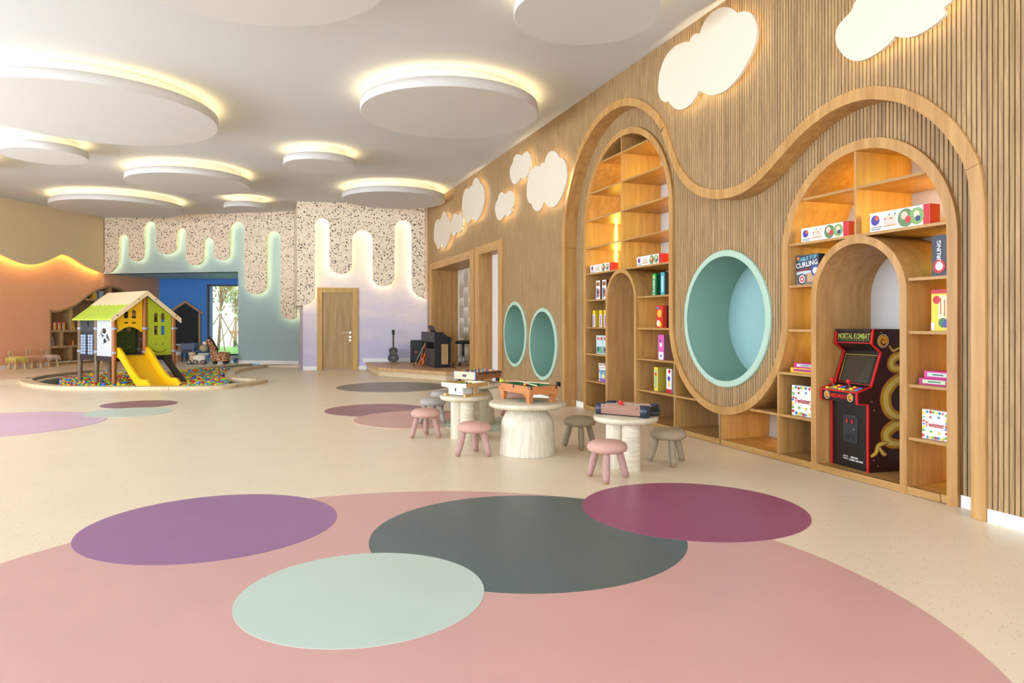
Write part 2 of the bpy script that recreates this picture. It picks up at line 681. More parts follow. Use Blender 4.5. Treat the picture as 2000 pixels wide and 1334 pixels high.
# inlaid circles: centre from their own near / far / left / right edges on the floor
INL = [
    ('big dusty pink circle filling the near floor', (206, 160, 154), (150, 110, 104), None),
    ('dark green circle between the plum and mint circles', (76, 98, 100), (160, 170, 165), (1.52, 3.94, 0.935)),
    ('purple circle on the near floor beside the pink edge', (144, 98, 146), (196, 160, 196), (-0.27, 4.81, 0.76)),
    ('pale mint circle overlapping the dark green one', (188, 206, 196), (150, 168, 160), (0.46, 3.34, 0.57)),
    ('plum red circle overlapping the dark green one', (148, 72, 110), (196, 140, 165), (2.79, 4.10, 0.75)),
    ('plum circle in front of the ball pit', (140, 96, 114), (180, 140, 160), (-1.74, 12.23, 0.54)),
    ('large lilac circle at the left edge', (206, 176, 196), (170, 140, 160), None),
    ('pale mint circle in front of the ball pit', (190, 206, 194), (150, 168, 160), (-1.73, 11.18, 0.56)),
    ('large grey circle in front of the stage', (110, 112, 102), (150, 150, 140), (2.49, 13.86, 1.08)),
    ('plum circle behind the grey stools', (136, 84, 104), (180, 130, 150), (1.60, 10.28, 0.72)),
    ('pink circle under the pink and grey stools', (208, 160, 148), (170, 120, 112), (2.0, 9.11, 0.86)),
    ('mint circle under the table football', (168, 186, 164), (140, 156, 140), (2.75, 8.35, 0.62)),
]
# the big pink one: through three points on its edge
def circum(a, b, c):
    ax, ay, bx, by, cx, cy = *a[:2], *b[:2], *c[:2]
    d = 2 * (ax * (by - cy) + bx * (cy - ay) + cx * (ay - by))
    ux = ((ax * ax + ay * ay) * (by - cy) + (bx * bx + by * by) * (cy - ay) + (cx * cx + cy * cy) * (ay - by)) / d
    uy = ((ax * ax + ay * ay) * (cx - bx) + (bx * bx + by * by) * (ax - cx) + (cx * cx + cy * cy) * (bx - ax)) / d
    return ux, uy, math.hypot(ax - ux, ay - uy)

big = circum(on_z(0, 1101), on_z(900, 959.5), on_z(1800, 1190))
lil = circum(on_z(0, 808), on_z(120, 804.5), on_z(200, 823))
for k, (lab, rgb, sp, circ) in enumerate(INL):
    if k == 0:
        circ = big
    if k == 6:
        circ = lil
    x, y, r = circ
    mt = speckled('vinyl_%d' % k, rgb, sp, 0.34, 70, 0.10, 0.3, 0.07)
    zt = 0.0006 + 0.0005 * k
    n = 128
    mb = MB(mt)
    ring = lambda q, z: [(x + q * math.cos(2 * PI * i / n), y + q * math.sin(2 * PI * i / n), z) for i in range(n)]
    mb.add(ring(r, zt), [tuple(range(n))])
    mb.ribbon(ring(r, 0.0001), ring(r, zt), False, True)
    mb.build('floor_inlay', floor, label=lab)

# pit lining
mb = MB(plain('pit_lining', (176, 168, 152), 0.7))
mb.ribbon([(x, y, -0.4) for x, y in pit], [(x, y, 0.0) for x, y in pit], False, True)
mb.use(plain('pit_floor', (128, 160, 186), 0.7))
mb.add([(x, y, -0.2) for x, y in pit], [tuple(range(len(pit)))])
struct(mb.build('floor_pit'), 'sunken grey lining and blue bottom of the ball pit')

# raised floor beyond the pit with an oak edge, and its ramp on the left
tipx, tipy = front_c[0]
plat = [front_c[-1]] + back_c + [front_c[0], (-10.4, tipy - 0.2), (-10.4, 29), (3.0, 29), (3.0, 21.2), (1.05, 20.6)]
mb = MB(FLOORM)
mb.prism([(x, y, 0.002) for x, y in plat], (0, 0, ZP - 0.002))
fr = struct(mb.build('floor_raised'), 'raised cream floor beyond the ball pit')
mb = MB(FLOORM)
mb.add([(tipx, tipy, ZP - 0.001), (-10.4, tipy - 0.2, ZP), (-10.4, tipy - 1.8, 0.001), (tipx - 0.3, tipy - 0.6, 0.001)], [(0, 1, 2), (0, 2, 3)])
mb.add([(tipx, tipy, ZP - 0.001), (tipx - 0.3, tipy - 0.6, 0.001), (tipx + 0.15, tipy - 0.45, 0.001)], [(0, 1, 2)])
mb.build('ramp', fr)
mb = MB(CURBM)
bi = offset2(back_c, 0.05)
mb.ribbon([(x, y, ZP + 0.012) for x, y in back_c], [(x, y, ZP + 0.012) for x, y in offset2(back_c, -0.16)])
mb.ribbon([(x, y, ZP + 0.012) for x, y in back_c], [(x, y, -0.04) for x, y in back_c])
mb.ribbon([(x, y, ZP + 0.012) for x, y in offset2(back_c, -0.16)], [(x, y, ZP) for x, y in offset2(back_c, -0.16)])
mb.build('oak_edge', fr, label='oak edge board of the raised floor')

# curb in jointed lengths round the front of the pit and along the S to the door wall
curb_path = front_c + [tuple(on_z(540, 711.8, ZP))[:2], tuple(on_z(572, 711.2, ZP))[:2]]
outer_path = offset2(curb_path, -0.22)
if math.hypot(outer_path[20][0], outer_path[20][1]) > math.hypot(curb_path[20][0], curb_path[20][1]):
    outer_path = offset2(curb_path, 0.22)
ct = thing('pit_curb', 'low curved oak curb around the ball pit', 'curb', (curb_path[30][0], curb_path[30][1], 0))
ct_o = Vector(ct.location)
cuts = [0, 13, 26, 33, 44, 60, 80, 95, len(curb_path) - 1]
for a, b in zip(cuts[:-1], cuts[1:]):
    mb = MB(CURBM)
    I, O = curb_path[a:b + 1], outer_path[a:b + 1]
    g = 0.004
    T = [Vector((x, y, ZP)) - ct_o for x, y in I]
    U = [Vector((x, y, ZP)) - ct_o for x, y in O]
    T0 = [Vector((p.x, p.y, -0.02)) for p in T]
    U0 = [Vector((p.x, p.y, 0.0)) for p in U]
    # pull the ends in a little so that the joints show
    for Lx in (T, U, T0, U0):
        for e, q in ((0, 1), (-1, -2)):
            d = (Lx[q] - Lx[e]); d.z = 0
            Lx[e] = Lx[e] + d.normalized() * g
    mb.ribbon(T, U); mb.ribbon(U, U0); mb.ribbon(T, T0)
    for e in (0, -1):
        mb.add([T[e], U[e], U0[e], T0[e]], [(0, 1, 2, 3)])
    mb.build('curb_length', ct)

# ---- ceiling
mb = MB(CEIL)
mb.box(-10.4, 5.6, -5.2, 29, CZ, CZ + 0.2)
struct(mb.build('ceiling'), 'smooth white ceiling')

# ---- rear and side glazed walls (behind and left of the camera)
def glazed(name, a, b, label):
    P = Plane(a, b)
    o = thing(name, label, None, (a[0], a[1], 0), kind='structure')
    w = MB(WHITE)
    f = MB(plain('window_frame_dark', (52, 54, 58), 0.4))
    base = Vector((a[0], a[1], 0))
    def bx(m, u0, u1, z0, z1, t0, t1):
        m.prism([P.pt(u0, z0, t0) - base, P.pt(u1, z0, t0) - base, P.pt(u1, z1, t0) - base, P.pt(u0, z1, t0) - base], P.n * (t1 - t0))
    bx(w, 0, P.len, 3.95, CZ, -0.15, 0.0)
    bx(w, 0, P.len, 0, 0.15, -0.15, 0.0)
    nb = max(2, round(P.len / 3.6))
    for k in range(nb + 1):
        u = P.len * k / nb
        bx(w, max(0, u - 0.2), min(P.len, u + 0.2), 0.15, 3.95, -0.15, 0.0)
        if k < nb:
            for z in (0.2, 2.6, 3.9):
                bx(f, u + 0.2, P.len * (k + 1) / nb - 0.2, z - 0.03, z + 0.03, -0.1, -0.04)
    w.build('wall_frame', o); f.build('window_frame', o)
    return o
glazed('wall_rear', (-10.2, -5.0), (5.4, -5.0), 'glazed white wall at the near end of the room')
glazed('wall_side', (-10.2, -5.0), (-10.2, 14.25), 'glazed white wall along the window side')

# ---- slatted right wall
PITCH, SW = 0.035, 0.0265
OW = [(9.81, 0.0), (9.81, 1.2), (9.81, 2.4)] + arc(8.2, 2.53, 1.61, 8, 142, 26)
spl = catmull([(6.93, 3.52), (6.72, 3.12), (6.543, 2.895), (6.287, 2.712), (5.979, 2.615), (5.715, 2.593), (5.508, 2.620), (5.313, 2.695),
               (5.056, 2.840), (4.824, 2.963), (4.59, 3.044), (4.373, 3.079), (4.171, 3.073), (3.982, 3.028), (3.721, 2.907), (3.483, 2.706),
               (3.329, 2.506), (3.225, 2.292), (3.186, 2.05)], 5)
OW += spl + [(3.184, 1.2), (3.184, 0.0)]
OL = offset2(OW, 0.095)
if min(p[1] for p in OL[5:25]) > min(p[1] for p in OW[5:25]):
    OL = offset2(OW, -0.095)
OL[0] = (OL[0][0], 0.0); OL[-1] = (OL[-1][0], 0.0)
# inner wave = front frame of the bookcases (outer line = towards the slats)
IW = [(9.407, 0.0), (9.407, 1.3)] + arc(8.22, 2.625, 1.187, 0, 180, 40) + arc(6.13, 1.30, 0.903, 0, -180, 40)[1:] + arc(4.364, 1.868, 0.863, 0, 180, 40)[1:] + [(3.5, 0.9), (3.5, 0.0)]
II = offset2(IW, 0.08)
if II[0][0] > IW[0][0]:
    II = offset2(IW, -0.08)
II[0] = (II[0][0], 0.0); II[-1] = (II[-1][0], 0.0)

def height_at(poly, Y):
    """highest z of a polyline over Y (its upper envelope)"""
    best = None
    for (a, za), (b, zb) in zip(poly[:-1], poly[1:]):
        if min(a, b) <= Y <= max(a, b) and abs(a - b) > 1e-6:
            z = za + (zb - za) * (Y - a) / (b - a)
            best = z if best is None else max(best, z)
    return best

def minus(iv, a, b):
    out = []
    for p, q in iv:
        if b <= p or a >= q:
            out.append((p, q)); continue
        if a > p: out.append((p, a))
        if b < q: out.append((b, q))
    return out

def low_u(Y):
    t = 0.903 ** 2 - (Y - 6.13) ** 2
    return 1.30 - math.sqrt(max(0, t))

HOLES = [(11.92, 1.06, 0.56), (10.60, 0.92, 0.56)]
RING = (6.093, 1.310, 0.68)
def outer_iv(Y):
    if 3.184 < Y < 9.81:
        z = height_at(OW, Y)
        return [(z - 0.05, CZ)]
    iv = [(0.085, CZ)]
    for cy, cz, r in HOLES:
        if abs(Y - cy) < r:
            h = math.sqrt(r * r - (Y - cy) ** 2)
            iv = minus(iv, cz - h, cz + h)
    if 14.6 < Y < 18.5: iv = minus(iv, -1, 2.76)
    if 12.72 < Y < 14.25: iv = minus(iv, -1, 2.78)
    return iv
def inner_iv(Y):
    top = height_at(OL, Y)
    top = (top + 0.05) if top is not None else 2.0
    if Y > 9.407 or Y < 3.5:
        return [(0.085, top)]
    if 5.227 < Y < 7.033:
        iv = [(low_u(Y) - 0.04, top)]
        cy, cz, r = RING
        if abs(Y - cy) < r:
            h = math.sqrt(r * r - (Y - cy) ** 2)
            iv = minus(iv, cz - h, cz + h)
        return iv
    lo = height_at(IW, Y)
    return [(lo - 0.04, top)]

def column(mb, xf, xb, y0, y1, ivf):
    A, B = ivf(y0 + 1e-4), ivf(y1 - 1e-4)
    if len(A) != len(B):
        A = B = ivf((y0 + y1) / 2)
    for (a0, a1), (b0, b1) in zip(A, B):
        if a1 - a0 < 0.01 and b1 - b0 < 0.01:
            continue
        v = [(xf, y0, a0), (xb, y0, a0), (xb, y1, b0), (xf, y1, b0), (xf, y0, a1), (xb, y0, a1), (xb, y1, b1), (xf, y1, b1)]
        mb.add(v, [(0, 3, 2, 1), (4, 5, 6, 7), (0, 1, 5, 4), (1, 2, 6, 5), (2, 3, 7, 6), (3, 0, 4, 7)])

backer = MB(BACKER)
k = 0
y = -5.0
cols_o, cols_i = [], []
while y < 18.95:
    cols_o.append(y)
    y += PITCH
y = 3.28
while y < 9.73:
    cols_i.append(y)
    y += PITCH
for y in cols_o:
    column(backer, WX + 0.016, WX + 0.05, y, y + PITCH, outer_iv)
for y in cols_i:
    column(backer, 4.562, 4.59, y, y + PITCH, inner_iv)
wall_r = struct(backer.build('wall_right'), 'tall wall of vertical oak slats on dark backing')
far = MB(SLAT); near_n = 0
for y in cols_o:
    if 2.5 < y < 6.4:
        mb = MB(SLAT)
        column(mb, WX, WX + 0.017, y, y + SW, outer_iv)
        mb.build('slat', wall_r)
    else:
        column(far, WX, WX + 0.017, y, y + SW, outer_iv)
for y in cols_i:
    if y < 6.4:
        mb = MB(SLAT)
        column(mb, 4.545, 4.563, y, y + SW, inner_iv)
        if mb.v:
            mb.build('slat', wall_r)
    else:
        column(far, 4.545, 4.563, y, y + SW, inner_iv)
far.build('slat_field', wall_r, kind='stuff')

def band(mb, P, Q, x0, x1, joints=()):
    a = [(x0, p[0], p[1]) for p in P]; b = [(x0, p[0], p[1]) for p in Q]
    c = [(x1, p[0], p[1]) for p in P]; d = [(x1, p[0], p[1]) for p in Q]
    mb.ribbon(a, b, False); mb.ribbon(a, c); mb.ribbon(b, d); mb.ribbon(c, d, False)
    for e in (0, -1):
        mb.add([a[e], b[e], d[e], c[e]], [(0, 1, 2, 3)])

# outer wave, in lengths with visible joints
wv = thing('wave_trim', 'thick oak trim waving over both arched bookcases down to the floor', 'wall trim', (4.35, 6.5, 0))
wcut = [0, 2, 29, 62, len(OW) - 8, len(OW) - 1]
for a, b in zip(wcut[:-1], wcut[1:]):
    mb = MB(OAK)
    P, Q = list(OW[a:b + 1]), list(OL[a:b + 1])
    for Lx in (P, Q):
        for e, q in ((0, 1), (-1, -2)):
            d = (Lx[q][0] - Lx[e][0], Lx[q][1] - Lx[e][1]); l = math.hypot(*d)
            Lx[e] = (Lx[e][0] + d[0] / l * 0.0015, Lx[e][1] + d[1] / l * 0.0015)
    P = [(p[0] - 6.5, p[1]) for p in P]; Q = [(p[0] - 6.5, p[1]) for p in Q]
    band(mb, P, Q, 0.0, 0.215)
    mb.build('trim_length', wv)

mb = MB(WHITE)
mb.box(5.45, 5.6, -5, 29, 0, CZ)
struct(mb.build('wall_right_core'), 'plain wall behind the oak slats')

# white baseboards along the slatted wall
mb = MB(BASEB)
for x, y0, y1 in ((WX, -5, 3.18), (4.545, 3.285, 3.495), (4.545, 9.41, 9.715), (WX, 9.815, 12.6), (WX, 14.4, 14.45)):
    mb.box(x - 0.006, x + 0.03, y0, y1, 0, 0.085)
struct(mb.build('baseboard_right'), 'white baseboard under the oak slats')

# tunnels: round mint openings
def tunnel(name, cy, cz, rin, rout, x, depth, label):
    n = 72
    t = thing(name, label, None, (x, cy, cz), kind='structure')
    ring = lambda q, xx: [(xx, q * math.cos(2 * PI * i / n), q * math.sin(2 * PI * i / n)) for i in range(n)]
    mb = MB(MINT)
    mb.ribbon(ring(rin, -0.03), ring(rout - 0.008, -0.03), False, True)
    mb.ribbon(ring(rout - 0.008, -0.03), ring(rout, -0.022), True, True)
    mb.ribbon(ring(rout, -0.022), ring(rout, 0.012), True, True)
    mb.build('ring', t)
    mb = MB(MINT_SHADE)
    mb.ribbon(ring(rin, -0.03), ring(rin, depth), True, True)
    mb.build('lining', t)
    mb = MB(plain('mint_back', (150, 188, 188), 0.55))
    mb.add(ring(rin, depth - 0.001), [tuple(range(n))])
    mb.build('back_panel', t)
    return t
tunnel('round_niche', 6.093, 1.310, 0.645, 0.71, 4.545, 0.53, 'large round mint niche inside the wave of the bookcase')
tunnel('round_niche', 11.92, 1.06, 0.53, 0.59, WX, 0.5, 'small round mint niche beside the tall doorway')
tunnel('round_niche', 10.60, 0.92, 0.53, 0.59, WX, 0.5, 'small round mint niche nearest the wave trim')

# ---- doorways in the slatted wall
def portal(n, y0, y1, yi0, yi1, zo, zi, depth, label, back, floorz=0.0):
    o = thing('door_%d' % (n + 1), label, None, (WX, (y0 + y1) / 2, 0), kind='structure')
    c = (y0 + y1) / 2
    mb = MB(OAK)
    mb.box(-0.03, 0.06, y0 - c, yi0 - c, 0, zo); mb.build('jamb_trim', o, bevel=0.004)
    mb = MB(OAK)
    mb.box(-0.03, 0.06, yi1 - c, y1 - c, 0, zo); mb.build('jamb_trim', o, bevel=0.004)
    mb = MB(OAKH)
    mb.box(-0.03, 0.06, yi0 - c, yi1 - c, zi, zo); mb.build('head_trim', o, bevel=0.004)
    mb = MB(OAK_D)
    mb.box(0.06, depth, yi1 - c, yi1 - c + 0.03, floorz, zi); mb.build('reveal', o)
    mb = MB(OAK_D)
    mb.box(0.06, depth, yi0 - c - 0.03, yi0 - c, floorz, zi); mb.build('reveal', o)
    mb = MB(OAK_D)
    mb.box(0.06, depth, yi0 - c, yi1 - c, zi, zi + 0.03); mb.build('head_lining', o)
    mb = MB(back)
    mb.box(depth, depth + 0.03, yi0 - c - 0.05, yi1 - c + 0.05, 0, zi + 0.05); mb.build('back_wall', o)
    return o, c
d1, c1 = portal(1, 14.46, 18.66, 14.76, 18.36, 2.84, 2.67, 0.70, 'wide oak framed alcove behind the stage', plain('arch_panel', (226, 216, 202), 0.7))
d2, c2 = portal(2, 12.60, 14.38, 12.84, 14.09, 2.86, 2.69, 0.27, 'narrow oak framed doorway beside the round niches', plain('white_panel', (222, 218, 212), 0.7))
# rainbow arch relief on the alcove's back wall
relm = plain('arch_relief', (196, 178, 152), 0.7)
for row in range(4):
    for colm in range(8):
        cy = 18.2 - c1 - 0.2 - 0.44 * colm
        cz = 0.62 + 0.52 * row + (0.26 if colm % 2 else 0)
        mb = MB(relm)
        for r in (0.19, 0.14, 0.09, 0.04):
            pts = [(cy + r * math.cos(PI * i / 14), cz + r * math.sin(PI * i / 14)) for i in range(15)]
            pts = [(cy + r, cz - 0.26)] + pts + [(cy - r, cz - 0.26)]
            q = offset2(pts, 0.02)
            mb.ribbon([(0.694, a, b) for a, b in pts], [(0.694, a, b) for a, b in q], False)
        mb.build('arch_relief', d1)

# ---- door wall (lilac mural) with dripping terrazzo above
PAl = Plane(tuple((PA.pt(0, 0, -0.16))[:2]), tuple((PA.pt(PA.len, 0, -0.16))[:2]))
mb = MB(LILAC)
mb.prism([(4.45, 18.98, 0), (1.115, 19.52, 0), (1.115, 21.6, 0), (4.45, 21.6, 0)], (0, 0, CZ))
wall_a = struct(mb.build('wall_back'), 'lilac and cream cloud mural on the door wall')
mb = MB(BASEB)
b0, b1 = PAl.sz(593, 700)[0], PAl.sz(620, 700)[0]
mb.prism([PAl.pt(PAl.sz(592.5, 700)[0] + 0.01, 0, 0.012), PAl.pt(b1 - 0.02, 0, 0.012), PAl.pt(b1 - 0.02, 0.1, 0.012), PAl.pt(PAl.sz(592.5, 700)[0] + 0.01, 0.1, 0.012)], PAl.n * -0.03)
mb.prism([PAl.pt(PAl.sz(698, 700)[0], 0, 0.012), PAl.pt(PAl.sz(716, 700)[0], 0, 0.012), PAl.pt(PAl.sz(716, 700)[0], 0.1, 0.012), PAl.pt(PAl.sz(698, 700)[0], 0.1, 0.012)], PAl.n * -0.03)
mb.prism([PAl.pt(0.05, 0.2, 0.012), PAl.pt(PAl.sz(709, 700)[0], 0.2, 0.012), PAl.pt(PAl.sz(709, 700)[0], 0.3, 0.012), PAl.pt(0.05, 0.3, 0.012)], PAl.n * -0.03)
struct(mb.build('baseboard_back'), 'white baseboard under the lilac wall')

def drip_edge(spec, Pl, o, s):
    """spec: alternating ('d'rip bottom / 's'lot top, px x0, x1, y) in crop pixels -> polyline (u, z) from one end to the other"""
    pts = []
    for kind, x0, x1, yy in spec:
        X0, X1, Y = o[0] + x0 * s, o[0] + x1 * s, o[1] + yy * s
        u0, u1 = Pl.sz(X0, Y)[0], Pl.sz(X1, Y)[0]
        zc = Pl.sz((X0 + X1) / 2, Y)[1]
        r = abs(u1 - u0) / 2
        sg = 1 if u1 > u0 else -1
        k = 0.8 if kind == 'd' else 1.0
        for i in range(13):
            t = PI - PI * i / 12
            uu = (u0 + u1) / 2 + sg * r * math.cos(t)
            if kind == 'd':
                pts.append((uu, zc + r * k - r * k * math.sin(t)))
            else:
                pts.append((uu, zc - r + r * math.sin(t)))
    return pts

def drips(name, Pl, pts, thick, led, parent_label, strip_off=0.05):
    o = thing(name, parent_label, None, tuple(Pl.pt(pts[0][0], 0))[:2] + (0,), kind='structure')
    base = Vector(o.location)
    mb = MB(TERR)
    poly = [(pts[0][0], CZ - 0.002)] + pts + [(pts[-1][0], CZ - 0.002)]
    mb.prism([Pl.pt(u, z, 0) - base for u, z in poly], Pl.n * -thick)
    mb.build('terrazzo_panel', o)
    # LED strip behind the edge, facing the wall
    ins = offset2(pts, 0.055)
    mid = len(pts) // 2
    if sum(z for _, z in ins) < sum(z for _, z in pts):
        ins = offset2(pts, -0.055)
    mb = MB(led)
    mb.ribbon([Pl.pt(u, z, -thick - 0.006) - base for u, z in ins], [Pl.pt(u, z, -thick - 0.02) - base for u, z in ins])
    mb.build('light_strip', o)
    return o

s31 = 500 / 1588.0
A_spec = [('d', 1282, 1500, 712), ('s', 1178, 1282, 222), ('d', 1040, 1178, 632), ('s', 913, 1040, 283), ('d', 773, 913, 556), ('s', 682, 773, 210)]
eA = drip_edge([(k, x1, x0, y) for k, x0, x1, y in A_spec], PA, (400, 360), s31)
eA = [(u, z) for u, z in eA if u >= 0.0]
zb = PA.sz(594, 597)[1]
u_l = PA.sz(400 + 682 * s31, 560)[0]
u_e = PA.len
eA += [(u_l, PA.sz(615, 572)[1])] + [(u_l + 0.32 * (1 - math.cos(t)), zb + 0.32 * (1 - math.sin(t))) for t in [PI / 2 * i / 8 for i in range(9)]] + [(u_e, zb)]
drips('wall_back_terrazzo', PA, eA, 0.06, LED_W, 'speckled terrazzo panel dripping over the lilac wall')
mb = MB(TERR)
mb.box(0.956, 1.112, 19.40, 21.3, zb, CZ)
struct(mb.build('wall_back_return'), 'terrazzo clad return beside the door wall')

# ---- far wall: teal with the opening to the blue room
PBl = Plane(tuple(PB.pt(0, 0, -0.16))[:2], tuple(PB.pt(PB.len, 0, -0.16))[:2])
u_op = PBl.sz(465, 620)[0]
Z_OP = 2.77
mb = MB(TEAL)
mb.prism([PBl.pt(-0.4, 0, 0), PBl.pt(u_op, 0, 0), PBl.pt(u_op, CZ, 0), PBl.pt(-0.4, CZ, 0)], PBl.n * -0.3)
mb.prism([PBl.pt(u_op, Z_OP, 0), PBl.pt(PB.len + 0.1, Z_OP, 0), PBl.pt(PB.len + 0.1, CZ, 0), PBl.pt(u_op, CZ, 0)], PBl.n * -0.3)
struct(mb.build('wall_far'), 'teal wall around the opening to the blue room')
mb = MB(BASEB)
mb.prism([PBl.pt(0, ZP, 0.012), PBl.pt(u_op, ZP, 0.012), PBl.pt(u_op, ZP + 0.1, 0.012), PBl.pt(0, ZP + 0.1, 0.012)], PBl.n * -0.03)
struct(mb.build('baseboard_far'), 'white baseboard under the teal wall')
B_spec = [('d', 472 + 1270, 590 + 1270, 838), ('s', 380 + 1270, 472 + 1270, 290), ('d', 1517, 1650, 683), ('s', 1420, 1517, 232), ('d', 1325, 1420, 470),
          ('s', 1260, 1325, 330), ('d', 1152, 1260, 502), ('s', 1095, 1152, 272), ('d', 967, 1095, 434), ('s', 890, 967, 230), ('d', 797, 890, 476), ('s', 735, 797, 310)]
eB = drip_edge([(k, x1, x0, y) for k, x0, x1, y in B_spec], PB, (0, 360), s31)
uL = PB.sz(735 * s31, 520)[0]
z_l = PB.sz(205, 533)[1]
eB += [(uL + 0.42 * (1 - math.cos(t)), z_l + 0.55 * (1 - math.sin(t))) for t in [PI / 2 * i / 8 for i in range(9)]] + [(PB.len - 0.02, z_l)]
eB = [(max(u, 0.0), z) for u, z in eB]
drips('wall_far_terrazzo', PB, eB, 0.06, LED_T, 'speckled terrazzo panel dripping over the teal wall')

# ---- left wall: orange below, beige mountains above
PCl = Plane(tuple(PC.pt(0, 0, -0.17))[:2], tuple(PC.pt(PC.len, 0, -0.17))[:2])
u_b = -3.0
top_px = [(97, 605), (110, 606), (130, 601), (150, 592), (165, 581), (180, 570), (195, 562.5), (212, 558), (228, 560), (245, 568), (260, 580), (275, 592), (290, 600), (306, 604)]
toy_top = catmull([PCl.sz(x, y) for x, y in top_px], 4)
hole = toy_top + [(toy_top[-1][0], 0.03), (toy_top[0][0], 0.03)]
bm = bmesh.new(); es = []
for loop in ([(u_b, 0), (10.5, 0), (10.5, CZ), (u_b, CZ)], hole):
    vs = [bm.verts.new(PCl.pt(u, z, 0)) for u, z in loop]
    es += [bm.edges.new((vs[i], vs[(i + 1) % len(vs)])) for i in range(len(vs))]
bmesh.ops.triangle_fill(bm, edges=es, use_beauty=True)
me = bpy.data.meshes.new('wall_left'); bm.to_mesh(me); bm.free(); me.materials.append(ORANGE)
wl = bpy.data.objects.new('wall_left', me); COL.objects.link(wl)
struct(wl, 'orange wall around the toy bookcase')
mb = MB(ORANGE)
mb.prism([PCl.pt(u_b, 0, -0.4), PCl.pt(10.5, 0, -0.4), PCl.pt(10.5, CZ, -0.4), PCl.pt(u_b, CZ, -0.4)], PCl.n * -0.1)
struct(mb.build('wall_left_core'), 'solid wall behind the orange face')
mb = MB(BASEB)
mb.prism([PCl.pt(-0.2, ZP, 0.012), PCl.pt(10.5, ZP, 0.012), PCl.pt(10.5, ZP + 0.1, 0.012), PCl.pt(-0.2, ZP + 0.1, 0.012)], PCl.n * -0.03)
struct(mb.build('baseboard_left'), 'white baseboard under the orange wall')
mtn = [PC.sz(x, y) for x, y in ((203, 533), (185, 527), (165, 518), (143, 504), (130, 498.5), (122, 497), (112, 501), (90, 511), (62, 517), (32, 510), (0, 495))]
mtn = catmull(mtn, 5)
u, z = mtn[-1]
mtn += [(u + 0.5, z + 0.22), (u + 1.1, z + 0.3), (u + 2.0, z - 0.1), (u + 3.0, z + 0.1), (u + 4.5, z + 0.3), (9.9, z)]
o = thing('wall_left_panel', 'beige upper panel with a lit mountain edge over the orange wall', None, tuple(PC.pt(0, 0))[:2] + (0,), kind='structure')
base = Vector(o.location)
mb = MB(BEIGE)
mb.prism([PC.pt(u, z, 0) - base for u, z in [(mtn[0][0], CZ - 0.002)] + mtn + [(mtn[-1][0], CZ - 0.002)]], PC.n * -0.06)
mb.build('beige_panel', o)
mb = MB(LED_O)
ins = [(u, z + 0.06) for u, z in mtn]
mb.ribbon([PC.pt(u, z, -0.066) - base for u, z in ins], [PC.pt(u, z, -0.08) - base for u, z in ins])
mb.build('light_strip', o)

# ---- blue room
PBW = Plane((-0.66, 25.97), (-2.91, 26.78))
Zw0, Zw1 = 0.13, 2.58
uw1 = PBW.sz(404, 600)[0]                      # left jamb of the window
uw0 = -1.6
mb = MB(BLUE)
def wbox(mb, Pl, u0, u1, z0, z1, t0, t1):
    mb.prism([Pl.pt(u0, z0, t0), Pl.pt(u1, z0, t0), Pl.pt(u1, z1, t0), Pl.pt(u0, z1, t0)], Pl.n * (t1 - t0))
wbox(mb, PBW, uw1, PBW.len + 0.6, 0, Z_OP, 0, -0.25)
wbox(mb, PBW, uw0, uw1, Zw1, Z_OP, 0, -0.25)
wbox(mb, PBW, uw0, uw1, 0, Zw0, 0, -0.25)
wbox(mb, PBW, -4.2, uw0, 0, Z_OP, 0, -0.25)
struct(mb.build('wall_blue'), 'deep blue wall of the small room')
mb = MB(BLUES)
mb.prism([PBl.pt(-0.2, Z_OP, -0.02), PBl.pt(PB.len + 2.5, Z_OP, -0.02), (-5.0, 29, Z_OP), (3.4, 29, Z_OP), (3.4, 22, Z_OP)], (0, 0, 0.05))
struct(mb.build('ceiling_blue_room'), 'pale blue low ceiling over the small room')
w = thing('window_1', 'tall dark framed window onto the garden', None, tuple(PBW.pt((uw0 + uw1) / 2, 0, 0))[:2] + (0,), kind='structure')
base = Vector(w.location)
mb = MB(plain('window_frame_dark', (52, 54, 58), 0.4))
mb.M = Matrix.Translation(-base)
fw = 0.06
for (a, b, z0, z1) in ((uw1 - fw, uw1, Zw0, Zw1), (uw0, uw0 + fw, Zw0, Zw1), (uw0, uw1, Zw1 - fw, Zw1), (uw0, uw1, Zw0, Zw0 + fw)):
    wbox(mb, PBW, a, b, z0, z1, 0.01, -0.12)
mb.build('window_frame', w)
mb = MB(plain('window_reveal', (120, 160, 190), 0.4))
mb.M = Matrix.Translation(-base)
wbox(mb, PBW, uw1 - fw - 0.10, uw1 - fw, Zw0 + fw, Zw1 - fw, -0.05, -0.11)
mb.build('window_mullion', w)
mb = MB(glass('window_glass'))
mb.M = Matrix.Translation(-base)
wbox(mb, PBW, uw0 + fw, uw1 - fw - 0.10, Zw0 + fw, Zw1 - fw, -0.07, -0.078)
mb.build('window_pane', w)

